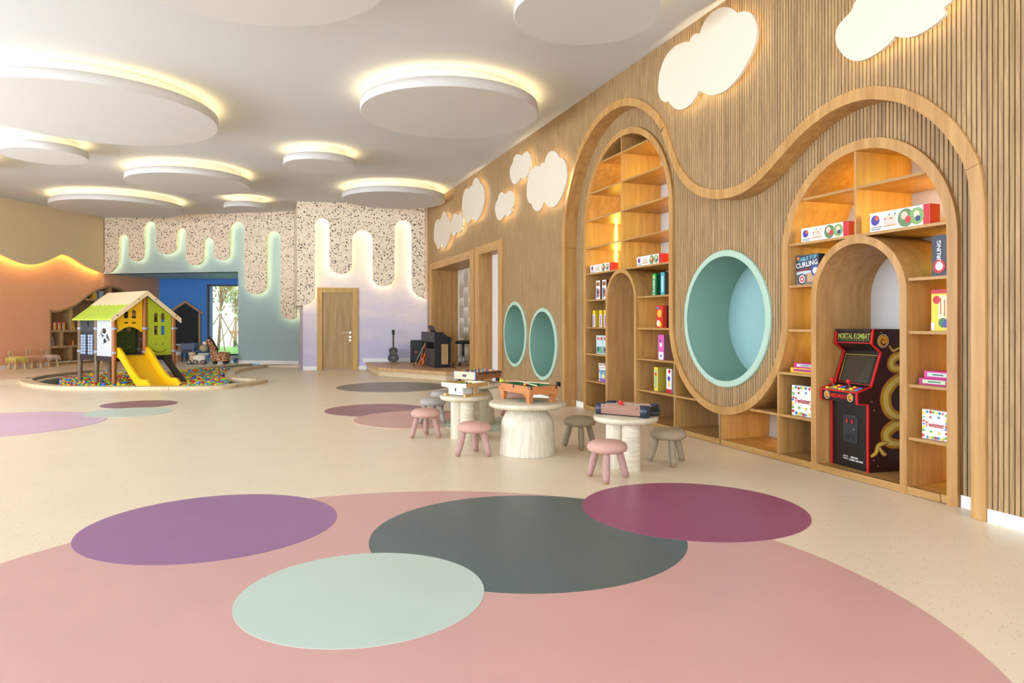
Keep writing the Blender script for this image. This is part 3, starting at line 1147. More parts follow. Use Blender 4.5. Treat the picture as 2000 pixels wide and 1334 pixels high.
# ---- door
dr = thing('door_1', 'oak door with lever handle in a gold toned frame', None, tuple(PAl.pt(PAl.sz(659, 700)[0], 0, 0.0))[:2] + (0,), math.atan2(-PA.d.y, -PA.d.x), kind='structure')
s0, s1 = PAl.sz(659, 700)[0] - PAl.sz(699, 700)[0], PAl.sz(659, 700)[0] - PAl.sz(619.5, 700)[0]
xr, xl = s0, s1                                # right / left half widths
zt = PAl.sz(659, 562)[1]
GOLD = wood('gold_oak', (184, 140, 62), (206, 164, 84), (14, 14, 1.2), 0.4)
fwd = 0.135
DOORW = wood('door_oak', (150, 116, 72), (192, 158, 108), (16, 16, 1.0), 0.5, (0.25, 0.75))
mb = MB(GOLD); mb.box(xl, xl + fwd, -0.05, 0.0, 0, zt); mb.build('door_jamb', dr, bevel=0.004)
mb = MB(GOLD); mb.box(xr - fwd, xr, -0.05, 0.0, 0, zt); mb.build('door_jamb', dr, bevel=0.004)
mb = MB(GOLD); mb.box(xl + fwd, xr - fwd, -0.05, 0.0, zt - fwd, zt); mb.build('door_head', dr, bevel=0.004)
mb = MB(DOORW); mb.box(xl + fwd, xr - fwd, -0.012, -0.001, 0.01, zt - fwd); lf = mb.build('door_leaf', dr)
mb = MB(CHROME)
hx = xr - fwd - 0.07
mb.cyl((hx, -0.012, 1.0), (hx, -0.06, 1.0), 0.012); mb.cyl((hx, -0.055, 1.0), (hx - 0.2, -0.055, 1.0), 0.01)
mb.cyl((hx, -0.012, 1.0), (hx, -0.02, 1.0), 0.028)
mb.cyl((hx, -0.012, 0.88), (hx, -0.03, 0.88), 0.028); mb.cyl((hx, -0.012, 0.79), (hx, -0.03, 0.79), 0.026)
mb.build('handle', lf)
# ================================================================== CEILING DISCS
DISCS = [
    (-2.20, 11.40, 1.63, 'largest ceiling disc, cut by the left picture edge'),
    (-0.15, 6.12, 1.23, 'wide ceiling disc overhead at the top edge, left of centre'),
    (2.54, 9.62, 1.24, 'large round ceiling disc nearest the slatted wall'),
    (2.945, 6.07, 0.695, 'ceiling disc overhead at the top edge beside the slatted wall'),
    (1.09, 13.62, 0.66, 'small ceiling disc behind the large disc near the slats'),
    (-1.38, 16.31, 1.215, 'middle ceiling disc in front of the dripping teal wall'),
    (-3.54, 14.42, 0.67, 'small ceiling disc at the left edge under the largest disc'),
    (-3.40, 20.52, 1.53, 'far ceiling disc in front of the beige mountain panel'),
    (-0.28, 19.40, 0.56, 'smallest far ceiling disc in front of the drips'),
    (3.06, 16.81, 1.215, 'far ceiling disc beside the cloud panels'),
    (-5.55, 16.0, 0.8, 'ceiling disc just beyond the left picture edge'),
]
DISCM = plain('disc_paint', (208, 205, 204), 0.8)
for x, y, r, lab in DISCS:
    t = thing('ceiling_disc', lab, 'ceiling light', (x, y, CZ), 0, 'round ceiling discs with hidden lights')
    zb, zt = -0.285, -0.155
    mb = MB(DISCM)
    n = 96
    mb.lathe([(0.001, zb), (r - 0.006, zb), (r, zb + 0.006), (r, zt), (r - 0.1, zt), (0.001, zt)], n)
    for k in range(len(mb.fs)):
        mb.fs[k] = False
    o = mb.build('disc', t)
    for p in o.data.polygons:
        p.use_smooth = abs(p.normal.z) < 0.3
    mb = MB(DISCM)
    rn = r - 0.2
    mb.lathe([(rn, zt), (rn, -0.001)], n)
    mb.build('neck', t)
    mb = MB(LED_C)
    mb.lathe([(r - 0.075, zt + 0.004), (r - 0.045, zt + 0.004)], n, smooth=False)
    mb.build('light_ring', t)

# ================================================================== CLOUD PANELS
crA = [(72, 470), (80, 380), (110, 290), (160, 230), (210, 208), (238, 208, 1), (247, 182), (268, 163), (292, 162, 1), (310, 110), (350, 50), (400, 22), (430, 17),
       (465, 30), (490, 55, 1), (530, 48), (565, 65), (590, 120), (595, 180), (585, 240), (560, 310), (520, 390), (480, 450), (430, 500), (380, 522), (340, 522),
       (310, 508), (287, 495, 1), (270, 530), (240, 575), (200, 597), (170, 595), (145, 575), (128, 548, 1), (105, 550), (85, 530), (75, 500)]
crB = [(905, 370), (912, 320), (935, 272, 1), (940, 240), (952, 205), (972, 182), (990, 178), (1005, 192, 1), (1018, 186), (1028, 200, 1), (1045, 175), (1070, 155), (1095, 165),
       (1112, 205), (1118, 270), (1110, 330), (1090, 368, 1), (1092, 400), (1075, 432), (1050, 458), (1030, 458), (1012, 440, 1), (1000, 470), (975, 503), (950, 515), (928, 490), (910, 430)]
def canon(cr, o, s):
    pts = [(on_x(o[0] + p[0] * s, o[1] + p[1] * s, 4.29), len(p) == 3) for p in cr]
    ys = [p[0][0] for p in pts]; zs = [p[0][1] for p in pts]
    y0, y1, z0, z1 = min(ys), max(ys), min(zs), max(zs)
    P = [((p[0][0] - y0) / (y1 - y0), (p[0][1] - z0) / (z1 - z0), p[1]) for p in pts]
    i0 = next(i for i, p in enumerate(P) if p[2])
    P = P[i0:] + P[:i0] + [P[i0]]
    out, run = [], []
    for p in P:
        run.append(p[:2])
        if p[2] and len(run) > 1:
            out += catmull(run, 5)[:-1] if len(run) > 2 else run[:-1]
            run = [p[:2]]
    return out
CA, CB = canon(crA, (1260, 0), 0.37), canon(crB, (820, 260), 0.195)
c4 = on_x(1633, 60, 4.29)[0]; c4r = on_x(1839, 32.6, 4.29); b4 = on_x(1678, 121, 4.29)[1]
# the cloud over the right arch repeats the small shape, larger
w4 = (c4 - c4r[0]) / 0.86; h4 = w4 * 0.49
CL = [
    (CA, 5.275, 6.963, 3.534, 4.382, 'largest cloud panel touching the ceiling between the two arches'),
    (CA, 9.48, 11.132, 3.059, 3.938, 'big cloud panel beside the left end of the wave trim'),
    (CA, 13.512, 15.17, 3.406, 4.303, 'tall cloud panel over the narrow doorway'),
    (CA, 16.191, 17.846, 3.098, 3.994, 'farthest cloud panel, beside the terrazzo'),
    (CB, 10.933, 11.986, 3.729, 4.235, 'small cloud panel just above and beyond the big cloud'),
    (CB, 11.759, 12.832, 3.203, 3.713, 'small cloud panel low between two larger clouds'),
    (CB, 15.091, 16.144, 3.288, 3.803, 'small cloud panel between the two farthest big clouds'),
    (CB, c4 - w4, c4, b4, b4 + h4, 'cloud panel over the right arch, cut by the top edge'),
]
CLM = plain('cloud_paint', (224, 212, 194), 0.6)
for sh, y0, y1, z0, z1, lab in CL:
    yc, zc = (y0 + y1) / 2, (z0 + z1) / 2
    t = thing('cloud_panel', lab, 'cloud panel', (WX - 0.004, yc, zc), 0, 'backlit cloud panels on the slats')
    pts = [(y0 + (y1 - y0) * a - yc, z0 + (z1 - z0) * b - zc) for a, b in sh]
    mb = MB(CLM)
    mb.prism([(-0.085, a, b) for a, b in pts], (0.025, 0, 0))
    mb.build('panel', t)
    k = 1 - 0.10 / max(0.5, (z1 - z0))
    ins = [(a * (1 - 0.12 / (y1 - y0)), b * k) for a, b in pts]
    mb = MB(plain('cloud_spacer', (200, 190, 170), 0.7))
    core = [(a * 0.72, b * 0.72) for a, b in pts]
    mb.prism([(-0.06, a, b) for a, b in core], (0.06, 0, 0))
    mb.build('spacer', t)
    mb = MB(LED_W)
    q = ins
    mb.ribbon([(-0.058, a, b) for a, b in q], [(-0.046, a, b) for a, b in q], True, True)
    mb.build('light_strip', t)

# ================================================================== BOOKCASES IN THE SLATTED WALL
XF, XB = 4.515, 5.12
def arch_pts(cy, cz, r, z0, n=28):
    return [(cy + r, z0), (cy + r, (z0 + cz) / 2)] + arc(cy, cz, r, 0, 180, n) + [(cy - r, (z0 + cz) / 2), (cy - r, z0)]

def bookcase(label, y_mid, IWs, IIs, niche, shelves, dividers, lights, yrange, zback):
    t = thing('arched_bookcase', label, 'bookcase', (XF, y_mid, 0))
    sub = lambda P: [(p[0] - y_mid, p[1]) for p in P]
    mb = MB(OAK)
    band(mb, sub(IWs), sub(IIs), 0.0, XB - XF)
    mb.build('arch_frame', t)
    mb = MB(BACKP)
    mb.box(XB - XF, XB - XF + 0.02, yrange[0] - y_mid, yrange[1] - y_mid, 0, zback)
    mb.build('back_panel', t)
    cy, cz, r, th = niche
    P = arch_pts(cy, cz, r, 0.0); Q = arch_pts(cy, cz, r - th, 0.0)
    mb = MB(OAK)
    band(mb, sub(P), sub(Q), -0.008, XB - XF - 0.002)
    mb.build('niche_arch', t)
    for y0, y1, z, th in shelves:
        mb = MB(OAKH)
        mb.box(0.008, XB - XF - 0.002, y0 - y_mid, y1 - y_mid, z - th, z)
        mb.build('shelf', t)
    for y, z0, z1 in dividers:
        mb = MB(OAK)
        mb.box(0.006, XB - XF - 0.002, y - 0.01 - y_mid, y + 0.01 - y_mid, z0, z1)
        mb.build('divider', t)
    mb = MB(OAKH)
    mb.box(-0.004, 0.02, yrange[0] + 0.08 - y_mid if yrange[0] < 4 else yrange[0] - y_mid, yrange[1] - 0.08 - y_mid if yrange[1] > 9 else yrange[1] - y_mid, 0.004, 0.06)
    mb.build('plinth', t)
    for y0, y1, z0, z1 in lights:
        mb = MB(LED_S2 if z0 > 1.98 else LED_S)
        if abs(z1 - z0) < 0.05:
            mb.box(XB - XF - 0.02, XB - XF - 0.004, y0 - y_mid, y1 - y_mid, z0, z0 + 0.006)
        else:
            if y1 > 1:                        # channel in a side panel
                mb.box(0.49, 0.51, y0 - y_mid, y0 + 0.006 - y_mid, z0, z1)
            else:
                big = z0 > 1.98
                mb.box(XB - XF - (0.03 if big else 0.012), XB - XF - 0.004, y0 - y_mid, y0 + (0.03 if big else 0.012) - y_mid, z0, z1)
        mb.build('light_strip', t)
    return t

mi = 2 + 41 + 20 - 1
IWp, IIp = list(IW), list(II)
ua = lambda z: math.sqrt(max(0.0, 0.983 ** 2 - (z - 1.30) ** 2))
la = lambda z: math.sqrt(max(0.0, 1.107 ** 2 - (z - 2.625) ** 2)) if z > 2.625 else 1.107
ra = lambda z: math.sqrt(max(0.0, 0.783 ** 2 - (z - 1.868) ** 2)) if z > 1.868 else 0.783
SH = 0.022
shL = [(8.22 - la(z), 8.22 + la(z), z, SH) for z in (3.535, 3.145, 2.76, 2.365, 1.985)]
shL += [(8.688, 9.327, z, SH) for z in (1.60, 1.205, 0.82, 0.43)]
shL += [(7.113, 7.854, z, SH) for z in (1.60, 1.205)] + [(6.13 + ua(0.82), 7.854, 0.82, SH), (6.13 + ua(0.43), 7.854, 0.43, SH), (6.14, 9.327, 0.06, 0.055)]
lL = [(7.26, 0, 2.78, 3.1), (7.6, 0, 3.17, 3.4), (9.32, 2, 2.0, 2.34), (9.32, 2, 2.39, 2.735), (9.30, 2, 2.78, 2.9), (8.282, 0, 2.0, 2.34), (8.282, 0, 2.39, 2.735), (8.282, 0, 2.78, 3.12), (8.282, 0, 3.17, 3.5), (7.14, 0, 1.62, 1.95), (7.14, 0, 1.22, 1.57),
      (7.14, 0, 2.0, 2.34), (7.14, 0, 2.39, 2.73), (7.05, 0, 0.85, 1.17)]
bl = bookcase('tall arched oak bookcase with a narrow arch inside and ten shelf levels', 7.8, IWp[:mi + 1], IIp[:mi + 1], (8.271, 1.563, 0.417, 0.05),
              shL, [(8.266, 1.985, 2.625 + 1.105), (7.005, 0.05, 0.82), (6.152, 0.05, 0.36)], lL, (6.142, 9.36), 3.9)
shR = [(4.364 - ra(z), 4.364 + ra(z), z, SH) for z in (2.365, 1.98)]
shR += [(3.58, 3.896, z, SH) for z in (1.60, 1.208, 0.815, 0.425)]
shR += [(4.851, 5.147, z, SH) for z in (1.605, 1.21)] + [(4.851, 6.13 - ua(0.818), 0.818, SH), (4.851, 6.13 - ua(0.43), 0.43, SH), (3.58, 6.12, 0.06, 0.055)]
lR = [(4.40, 0, 2.39, 2.6), (4.40, 0, 2.0, 2.34), (3.872, 0, 0.09, 0.39), (3.872, 0, 0.46, 0.79), (3.872, 0, 0.85, 1.18), (3.872, 0, 1.24, 1.57), (3.872, 0, 1.63, 1.9), (3.73, 0, 2.0, 2.29),
      (3.94, 0, 2.39, 2.5), (4.87, 0, 1.63, 1.94), (4.87, 0, 1.24, 1.57), (4.87, 0, 0.86, 1.17), (5.30, 5.9, 0.395, 0.396)]
br = bookcase('wide arched oak bookcase with an arcade machine in its inner arch', 4.8, IWp[mi:], IIp[mi:], (4.373, 1.487, 0.478, 0.06),
              shR, [(4.385, 1.98, 1.868 + 0.781), (5.279, 0.05, 0.81), (6.118, 0.05, 0.36)], lR, (3.55, 6.118), 2.9)

# ================================================================== STAGE
st = [(2.72, 19.12), (2.66, 16.85), (3.83, 14.86), (4.33, 14.86), (4.33, 18.80)]
t = thing('stage', 'low oak stage in the corner under the terrazzo', 'stage', (3.5, 17, 0))
STW = wood('stage_oak', (176, 134, 92), (204, 164, 118), (3, 12, 12), 0.4)
mb = MB(STW)
mb.prism([(x - 3.5, y - 17, 0.12) for x, y in st], (0, 0, 0.08))
mb.build('deck', t)
mb = MB(plain('stage_plinth', (206, 184, 150), 0.6))
inn = [(2.76, 19.10), (2.72, 16.87), (3.86, 14.93), (4.33, 14.93), (4.33, 18.80)]
mb.prism([(x - 3.5, y - 17, 0.0) for x, y in inn], (0, 0, 0.12))
mb.build('plinth', t)
mb = MB(STW)
mb.box(WX + 0.065, WX + 0.69, 14.79, 18.35, 0.05, 0.2)
struct(mb.build('floor_alcove'), 'oak floor of the alcove, level with the stage')
# ================================================================== GAME TABLES AND STOOLS
TRAV = wood('travertine', (188, 172, 144), (222, 212, 190), (7, 7, 7), 0.5, (0.25, 0.7), 0.0)
TRAVV = wood('travertine_vertical', (196, 182, 156), (222, 213, 194), (34, 34, 2.4), 0.5, (0.28, 0.62), 0.0)
TRAVB = wood('travertine_banded', (190, 174, 146), (222, 212, 192), (5, 5, 30), 0.5, (0.28, 0.6), 0.0)

def table(label, l, d, kind, rt, h, rot=0.0):
    t = thing('play_table', label, 'table', LD(l, d), rot, 'round stone play tables')
    mb = MB(TRAV)
    mb.lathe([(0.001, h), (rt - 0.012, h), (rt - 0.003, h - 0.006), (rt, h - 0.02), (rt - 0.006, h - 0.04), (rt - 0.03, h - 0.052), (0.001, h - 0.052)], 64)
    o = mb.build('table_top', t)
    if kind == 'dome':
        mb = MB(TRAVV)
        hb = h - 0.05
        prof = [(0.001, 0.0), (0.268, 0.0), (0.272, 0.006)]
        for i in range(15):
            q = i / 14
            z = 0.01 + q * (hb - 0.01)
            r = 0.272 - 0.03 * q if q < 0.6 else 0.254 - 0.115 * ((q - 0.6) / 0.4) ** 2.2
            prof.append((r, z))
        mb.lathe(prof, 48)
        mb.build('pedestal', t)
    else:
        for k in range(3):
            a = kind + k * 2 * PI / 3
            cx, cy = 0.092 * math.cos(a), 0.092 * math.sin(a)
            mb = MB(TRAVV if k % 2 else TRAVB)
            mb.lathe([(0.001, 0), (0.078, 0), (0.08, 0.005), (0.08, h - 0.05)], 32, (cx, cy, 0))
            mb.build('column', t)
    return t

table('wide stone table carrying the miniature pool table', 0.15, 6.82, 'dome', 0.375, 0.505)
table('stone table on columns carrying the air hockey game', 0.99, 6.12, 0.55, 0.28, 0.46)
table('stone table on columns carrying the wooden tilt maze', -0.504, 7.68, 0.45, 0.285, 0.48)
table('wide stone table carrying the table football', -0.49, 8.90, 'dome', 0.375, 0.505)

def boucle(name, rgb):
    return plain(name, rgb, 0.95, spec=0.15, vary=0.12, vscale=90, bump=0.9, bscale=170)
PINKF, TAUPEF, GREYF = boucle('pink_boucle', (214, 168, 154)), boucle('taupe_boucle', (176, 156, 128)), boucle('grey_boucle', (182, 176, 168))
PINKL, TAUPEL, GREYL = boucle('pink_leg', (194, 154, 146)), boucle('taupe_leg', (168, 150, 126)), boucle('grey_leg', (172, 168, 162))
FOOT = plain('stool_foot', (176, 128, 92), 0.5)
def stool_proto(label, fab, legm):
    t = thing('mushroom_stool', label, 'stool', (0, 0, 0), 0, 'small fabric mushroom stools')
    mb = MB(fab)
    prof = [(0.001, 0.222), (0.10, 0.222), (0.135, 0.226), (0.155, 0.238), (0.164, 0.256), (0.163, 0.276), (0.15, 0.296), (0.12, 0.311), (0.07, 0.319), (0.001, 0.321)]
    mb.lathe(prof, 40)
    mb.build('seat', t)
    for k in range(3):
        a = k * 2 * PI / 3
        c, s = math.cos(a), math.sin(a)
        p0 = Vector((0.105 * c, 0.105 * s, 0.235)); p1 = Vector((0.172 * c, 0.172 * s, 0.014))
        mb = MB(legm)
        q = [p0.lerp(p1, i / 5) for i in range(6)]
        mb.tube(q, [0.026, 0.029, 0.03, 0.03, 0.029, 0.026], 14)
        lg = mb.build('leg', t)
        mb = MB(FOOT)
        e = p1 + (p1 - p0).normalized() * 0.012
        mb.tube([p1, p1.lerp(e, 0.6), e], [0.0262, 0.0235, 0.015], 14)
        mb.build('foot', lg)
    return t
ST = [
    (0.771, 5.69, 'p', -100, 'pink stool nearest the camera, in front of the air hockey table'),
    (1.41, 6.34, 't', -88, 'taupe stool between the air hockey table and the bookcase'),
    (0.69, 7.15, 't', 150, 'taupe stool between the pool table and the air hockey table'),
    (-0.364, 6.75, 'p', -152, 'pink stool in front of the pool table and tilt maze'),
    (-0.958, 7.80, 'p', -25, 'pink stool left of the tilt maze table'),
    (-1.003, 8.90, 'g', -30, 'grey stool behind the leftmost pink stool'),
    (-0.976, 9.85, 'g', -20, 'grey stool farthest back, beside the tilt maze table'),
    (0.03, 9.60, 'p', 190, 'pink stool half hidden behind the pool table'),
]
protos = {}
for l, d, kd, rot, lab in ST:
    loc = LD(l, d)
    rz = math.radians(rot) - TH
    if kd not in protos:
        fab, lg = {'p': (PINKF, PINKL), 't': (TAUPEF, TAUPEL), 'g': (GREYF, GREYL)}[kd]
        o = protos[kd] = stool_proto(lab, fab, lg)
        o.location = loc; o.rotation_euler = (0, 0, rz)
    else:
        dup(protos[kd], loc, rz, lab)

# ---- miniature pool table (local x = short side, y = long side)
POOLW = wood('pool_wood', (178, 106, 56), (206, 134, 78), (4, 4, 30), 0.4)
FELT = plain('green_felt', (44, 120, 66), 0.9)
def frame_xy(lx, ly):
    """rotation of a game whose short side runs along (lx, ly) in camera lateral/depth"""
    v = LD(lx, ly) - LD(0, 0)
    return math.atan2(v.y, v.x)
near = LD(0.165, 6.58, 0.505)
rz = frame_xy(0.866, 0.5)
t = thing('pool_table_game', 'miniature wooden pool table with green felt and cues', 'table game', near, rz)
W, Ln, z0, z1 = 0.32, 0.60, 0.085, 0.16
for (a, b, c, d) in ((0, W, 0, 0.022), (0, W, Ln - 0.022, Ln), (0, 0.022, 0.022, Ln - 0.022), (W - 0.022, W, 0.022, Ln - 0.022)):
    mb = MB(POOLW); mb.box(a, b, c, d, z0, z1); mb.build('side_rail', t)
mb = MB(FELT); mb.box(0.022, W - 0.022, 0.022, Ln - 0.022, z0 + 0.02, z1 - 0.022); mb.build('bed', t)
for (a, b, c, d) in ((0.05, W - 0.05, 0.022, 0.04), (0.05, W - 0.05, Ln - 0.04, Ln - 0.022), (0.022, 0.04, 0.05, Ln / 2 - 0.02), (0.022, 0.04, Ln / 2 + 0.02, Ln - 0.05),
                     (W - 0.04, W - 0.022, 0.05, Ln / 2 - 0.02), (W - 0.04, W - 0.022, Ln / 2 + 0.02, Ln - 0.05)):
    mb = MB(FELT); mb.box(a, b, c, d, z1 - 0.022, z1 - 0.002); mb.build('cushion', t)
for px_, py_ in ((0.02, 0.02), (W - 0.02, 0.02), (0.02, Ln - 0.02), (W - 0.02, Ln - 0.02), (0.016, Ln / 2), (W - 0.016, Ln / 2)):
    mb = MB(BLACK); mb.cyl((px_, py_, z1 - 0.03), (px_, py_, z1 + 0.004), 0.022, n=14); mb.build('pocket', t)
for px_, py_ in ((0.03, 0.055), (W - 0.03, 0.055), (0.03, Ln - 0.055), (W - 0.03, Ln - 0.055)):
    mb = MB(POOLW)
    v = [(px_ - 0.018, py_ - 0.026, 0), (px_ + 0.018, py_ - 0.026, 0), (px_ + 0.018, py_ + 0.026, 0), (px_ - 0.018, py_ + 0.026, 0),
         (px_ - 0.025, py_ - 0.036, z0 + 0.01), (px_ + 0.025, py_ - 0.036, z0 + 0.01), (px_ + 0.025, py_ + 0.036, z0 + 0.01), (px_ - 0.025, py_ + 0.036, z0 + 0.01)]
    mb.add(v, [(0, 3, 2, 1), (4, 5, 6, 7), (0, 1, 5, 4), (1, 2, 6, 5), (2, 3, 7, 6), (3, 0, 4, 7)])
    mb.build('leg', t)
mb = MB(BLACK)
for yy in (0.08, 0.11, Ln - 0.08, Ln - 0.11):
    mb.cyl((-0.002, yy, 0.105), (0.002, yy, 0.105), 0.005, n=10)
mb.box(W + 0.0, W + 0.03, 0.0, 0.03, z1 - 0.01, z1 + 0.035)
mb.build('bolts', t)
mb = MB(plain('cue_wood', (226, 206, 170), 0.4))
mb.tube([(0.10, 0.03, z1 + 0.006), (0.2, Ln - 0.06, z1 + 0.006)], [0.006, 0.003], 8)
cue = mb.build('pool_cue')
cue.location = near; cue.rotation_euler = (0, 0, rz); tag(cue, 'thin wooden cue lying along the miniature pool table', 'cue', 'cues on the pool table')
mb = MB(plain('cue_wood', (226, 206, 170), 0.4))
mb.tube([(0.26, 0.06, z1 + 0.018), (0.06, Ln - 0.03, z1 + 0.018)], [0.006, 0.003], 8)
cue = mb.build('pool_cue')
cue.location = near; cue.rotation_euler = (0, 0, rz); tag(cue, 'thin wooden cue lying diagonally across the miniature pool table', 'cue', 'cues on the pool table')
BC = [('yellow', (238, 200, 40)), ('red', (200, 36, 30)), ('blue', (40, 70, 170)), ('white', (240, 236, 226)), ('orange', (226, 120, 40)), ('black', (20, 20, 20)), ('maroon', (120, 30, 36))]
Mz = Matrix.Translation(near) @ Matrix.Rotation(rz, 4, 'Z')
for k, (nm, c) in enumerate(BC):
    mb = MB(plain('pool_' + nm, c, 0.25))
    mb.ball((0, 0, 0), 0.012, n=12, m=8)
    b = mb.build('pool_ball', loc=Mz @ Vector((0.145 + 0.026 * (k % 3) + 0.013 * (k // 3 % 2), 0.33 + 0.024 * (k // 3), z1 - 0.010)))
    tag(b, '%s ball on the green felt of the miniature pool table' % nm, 'ball', 'pool balls')
mb = MB(plain('lime_chalk', (206, 216, 30), 0.6))
mb.rbox(-0.018, 0.018, -0.012, 0.012, 0, 0.03, 0.006)
b = mb.build('chalk_block', loc=Mz @ Vector((0.03, Ln - 0.008, z1)))
tag(b, 'lime green block on the far corner of the pool table', 'chalk')

# ---- air hockey game (local x = long side from the near corner, y = short side)
near = LD(1.135, 5.93, 0.46)
v = LD(-0.394, 0.30) - LD(0, 0)
rz = math.atan2(v.y, v.x)
t = thing('air_hockey_game', 'miniature air hockey table with dark corners and white bed', 'table game', near, rz)
AHW = wood('walnut_print', (128, 84, 66), (158, 112, 92), (3, 3, 40), 0.4)
NAVY = plain('navy_plastic', (38, 48, 66), 0.35)
Ln, W = 0.50, -0.27                             # y runs away from the viewer (negative turn)
mb = MB(AHW); mb.box(0.03, Ln - 0.03, -0.012, 0.0, 0.012, 0.095); mb.build('side_panel', t)
mb = MB(AHW); mb.box(0.03, Ln - 0.03, W, W + 0.012, 0.012, 0.095); mb.build('side_panel', t)
mb = MB(BLACK); mb.box(0.0, 0.012, W + 0.03, -0.03, 0.012, 0.09); mb.build('end_panel', t)
mb = MB(BLACK); mb.box(Ln - 0.012, Ln, W + 0.03, -0.03, 0.012, 0.09); mb.build('end_panel', t)
mb = MB(plain('hockey_bed', (234, 222, 206), 0.3)); mb.box(0.012, Ln - 0.012, W + 0.012, -0.012, 0.05, 0.083); mb.build('bed', t)
for cx, cy in ((0.035, -0.035), (Ln - 0.035, -0.035), (0.035, W + 0.035), (Ln - 0.035, W + 0.035)):
    mb = MB(NAVY); mb.rbox(cx - 0.04, cx + 0.04, cy - 0.04, cy + 0.04, 0.0, 0.1, 0.03); mb.build('corner_guard', t)
mb = MB(BLACK)
for yy in (-0.006, W + 0.006):
    for xx in (0.09, Ln - 0.09):
        mb.cyl((xx, yy - 0.009, 0.075), (xx, yy + 0.009, 0.075), 0.005, n=8)
mb.build('bolts', t)
mb = MB(NAVY)
mb.tube([(-0.02, -0.05, 0.05), (-0.03, -0.09, 0.035), (-0.03, W + 0.09, 0.035), (-0.02, W + 0.05, 0.05)], 0.009, 8)
mb.build('goal_catcher', t)
REDP = plain('red_plastic', (200, 30, 34), 0.35)
Mz = Matrix.Translation(near) @ Matrix.Rotation(rz, 4, 'Z')
for k, (xx, yy) in enumerate(((0.29, -0.10), (0.335, -0.16))):
    mb = MB(REDP)
    mb.lathe([(0.001, 0), (0.026, 0), (0.026, 0.008), (0.012, 0.012), (0.011, 0.026), (0.015, 0.034), (0.001, 0.04)], 20)
    b = mb.build('hockey_striker', loc=Mz @ Vector((xx, yy, 0.083)))
    tag(b, ['red striker on the air hockey bed, nearer the front panel', 'red striker on the air hockey bed, farther from the front panel'][k], 'striker', 'air hockey strikers')

# ---- tilt maze (local x along the pale front, y along the oak side)
near = LD(-0.486, 7.40, 0.48)
v = LD(-0.285, 0.23) - LD(0, 0)
rz = math.atan2(v.y, v.x)
t = thing('tilt_maze_game', 'pale wooden tilt maze tray on a two footed stand', 'table game', near, rz)
BIR = wood('birch', (226, 212, 182), (240, 230, 208), (4, 4, 20), 0.5)
OKL = wood('maze_oak', (184, 138, 80), (206, 164, 104), (4, 4, 20), 0.5)
Lx, Ly = 0.36, -0.37
for m_, (a, b, c, d) in ((BIR, (0, Lx, -0.012, 0)), (BIR, (0, Lx, Ly, Ly + 0.012)), (OKL, (0, 0.012, Ly + 0.012, -0.012)), (OKL, (Lx - 0.012, Lx, Ly + 0.012, -0.012))):
    mb = MB(m_); mb.box(a, b, c, d, 0.098, 0.142); mb.build('tray_side', t)
mb = MB(plain('maze_bed', (196, 196, 140), 0.6)); mb.box(0.012, Lx - 0.012, Ly + 0.012, -0.012, 0.105, 0.113); mb.build('tray_bed', t)
for k in range(7):
    mb = MB(plain('maze_wall', (150, 168, 92), 0.6))
    xx, yy = 0.05 + 0.04 * k, -0.06 - 0.035 * ((k * 3) % 7)
    mb.box(xx, xx + 0.008, yy - 0.09, yy, 0.113, 0.126); mb.build('maze_wall', t)
mb = MB(BLACK); mb.cyl((0.10, -0.12, 0.12), (0.10, -0.12, 0.15), 0.008, n=12); mb.build('knob', t)
mb = MB(WHITE); mb.box(0.09, 0.30, Ly + 0.06, -0.05, 0.012, 0.1); mb.build('body', t)
mb = MB(BLACK); mb.box(0.19, 0.205, -0.052, -0.044, 0.05, 0.085); mb.build('slot', t)
for xx in (0.03, 0.32):
    mb = MB(OKL); mb.box(xx - 0.016, xx + 0.016, Ly + 0.02, -0.01, 0.0, 0.026); mb.build('foot', t)
    mb = MB(OKL); mb.box(xx - 0.012, xx + 0.012, Ly / 2 - 0.02, Ly / 2 + 0.02, 0.026, 0.1); mb.build('upright', t)

# ---- table football (local x along the pale end, y along the oak side)
near = LD(-0.457, 8.75, 0.505)
v = LD(-0.325, 0.25) - LD(0, 0)
rz = math.atan2(v.y, v.x)
t = thing('table_football_game', 'miniature table football with coloured players on rods', 'table game', near, rz)
Lx, Ly = 0.36, -0.54
PALE = wood('pale_end', (222, 178, 146), (236, 200, 172), (4, 4, 20), 0.5)
FBW = wood('football_wood', (150, 88, 48), (176, 112, 66), (4, 4, 30), 0.45)
mb = MB(PALE); mb.box(0, Lx, -0.012, 0, 0.05, 0.145); e1 = mb.build('end_panel', t)
mb = MB(PALE); mb.box(0, Lx, Ly, Ly + 0.012, 0.05, 0.145); mb.build('end_panel', t)
mb = MB(FBW); mb.box(0, 0.012, Ly + 0.012, -0.012, 0.05, 0.145); mb.build('side_panel', t)
mb = MB(FBW); mb.box(Lx - 0.012, Lx, Ly + 0.012, -0.012, 0.05, 0.145); mb.build('side_panel', t)
mb = MB(plain('pitch_green', (70, 140, 80), 0.7)); mb.box(0.012, Lx - 0.012, Ly + 0.012, -0.012, 0.07, 0.08); mb.build('pitch', t)
mb = MB(BLACK); mb.rbox(0.145, 0.215, 0.0005, 0.003, 0.08, 0.112, 0.015, axis='y'); mb.build('goal_slot', e1)
for xx in (-0.004, Lx - 0.006):
    mb = MB(plain('blue_edge', (60, 110, 190), 0.5)); mb.box(xx, xx + 0.01, -0.014, 0.002, 0.05, 0.145); mb.build('corner_edge', t)
for xx in (0.04, Lx - 0.04):
    for yy in (-0.05, Ly + 0.05):
        mb = MB(BLACK); mb.box(xx - 0.018, xx + 0.018, yy - 0.018, yy + 0.018, 0, 0.05); mb.build('leg', t)
cols = [(200, 40, 40), (50, 90, 190), (230, 190, 50), (70, 160, 210)]
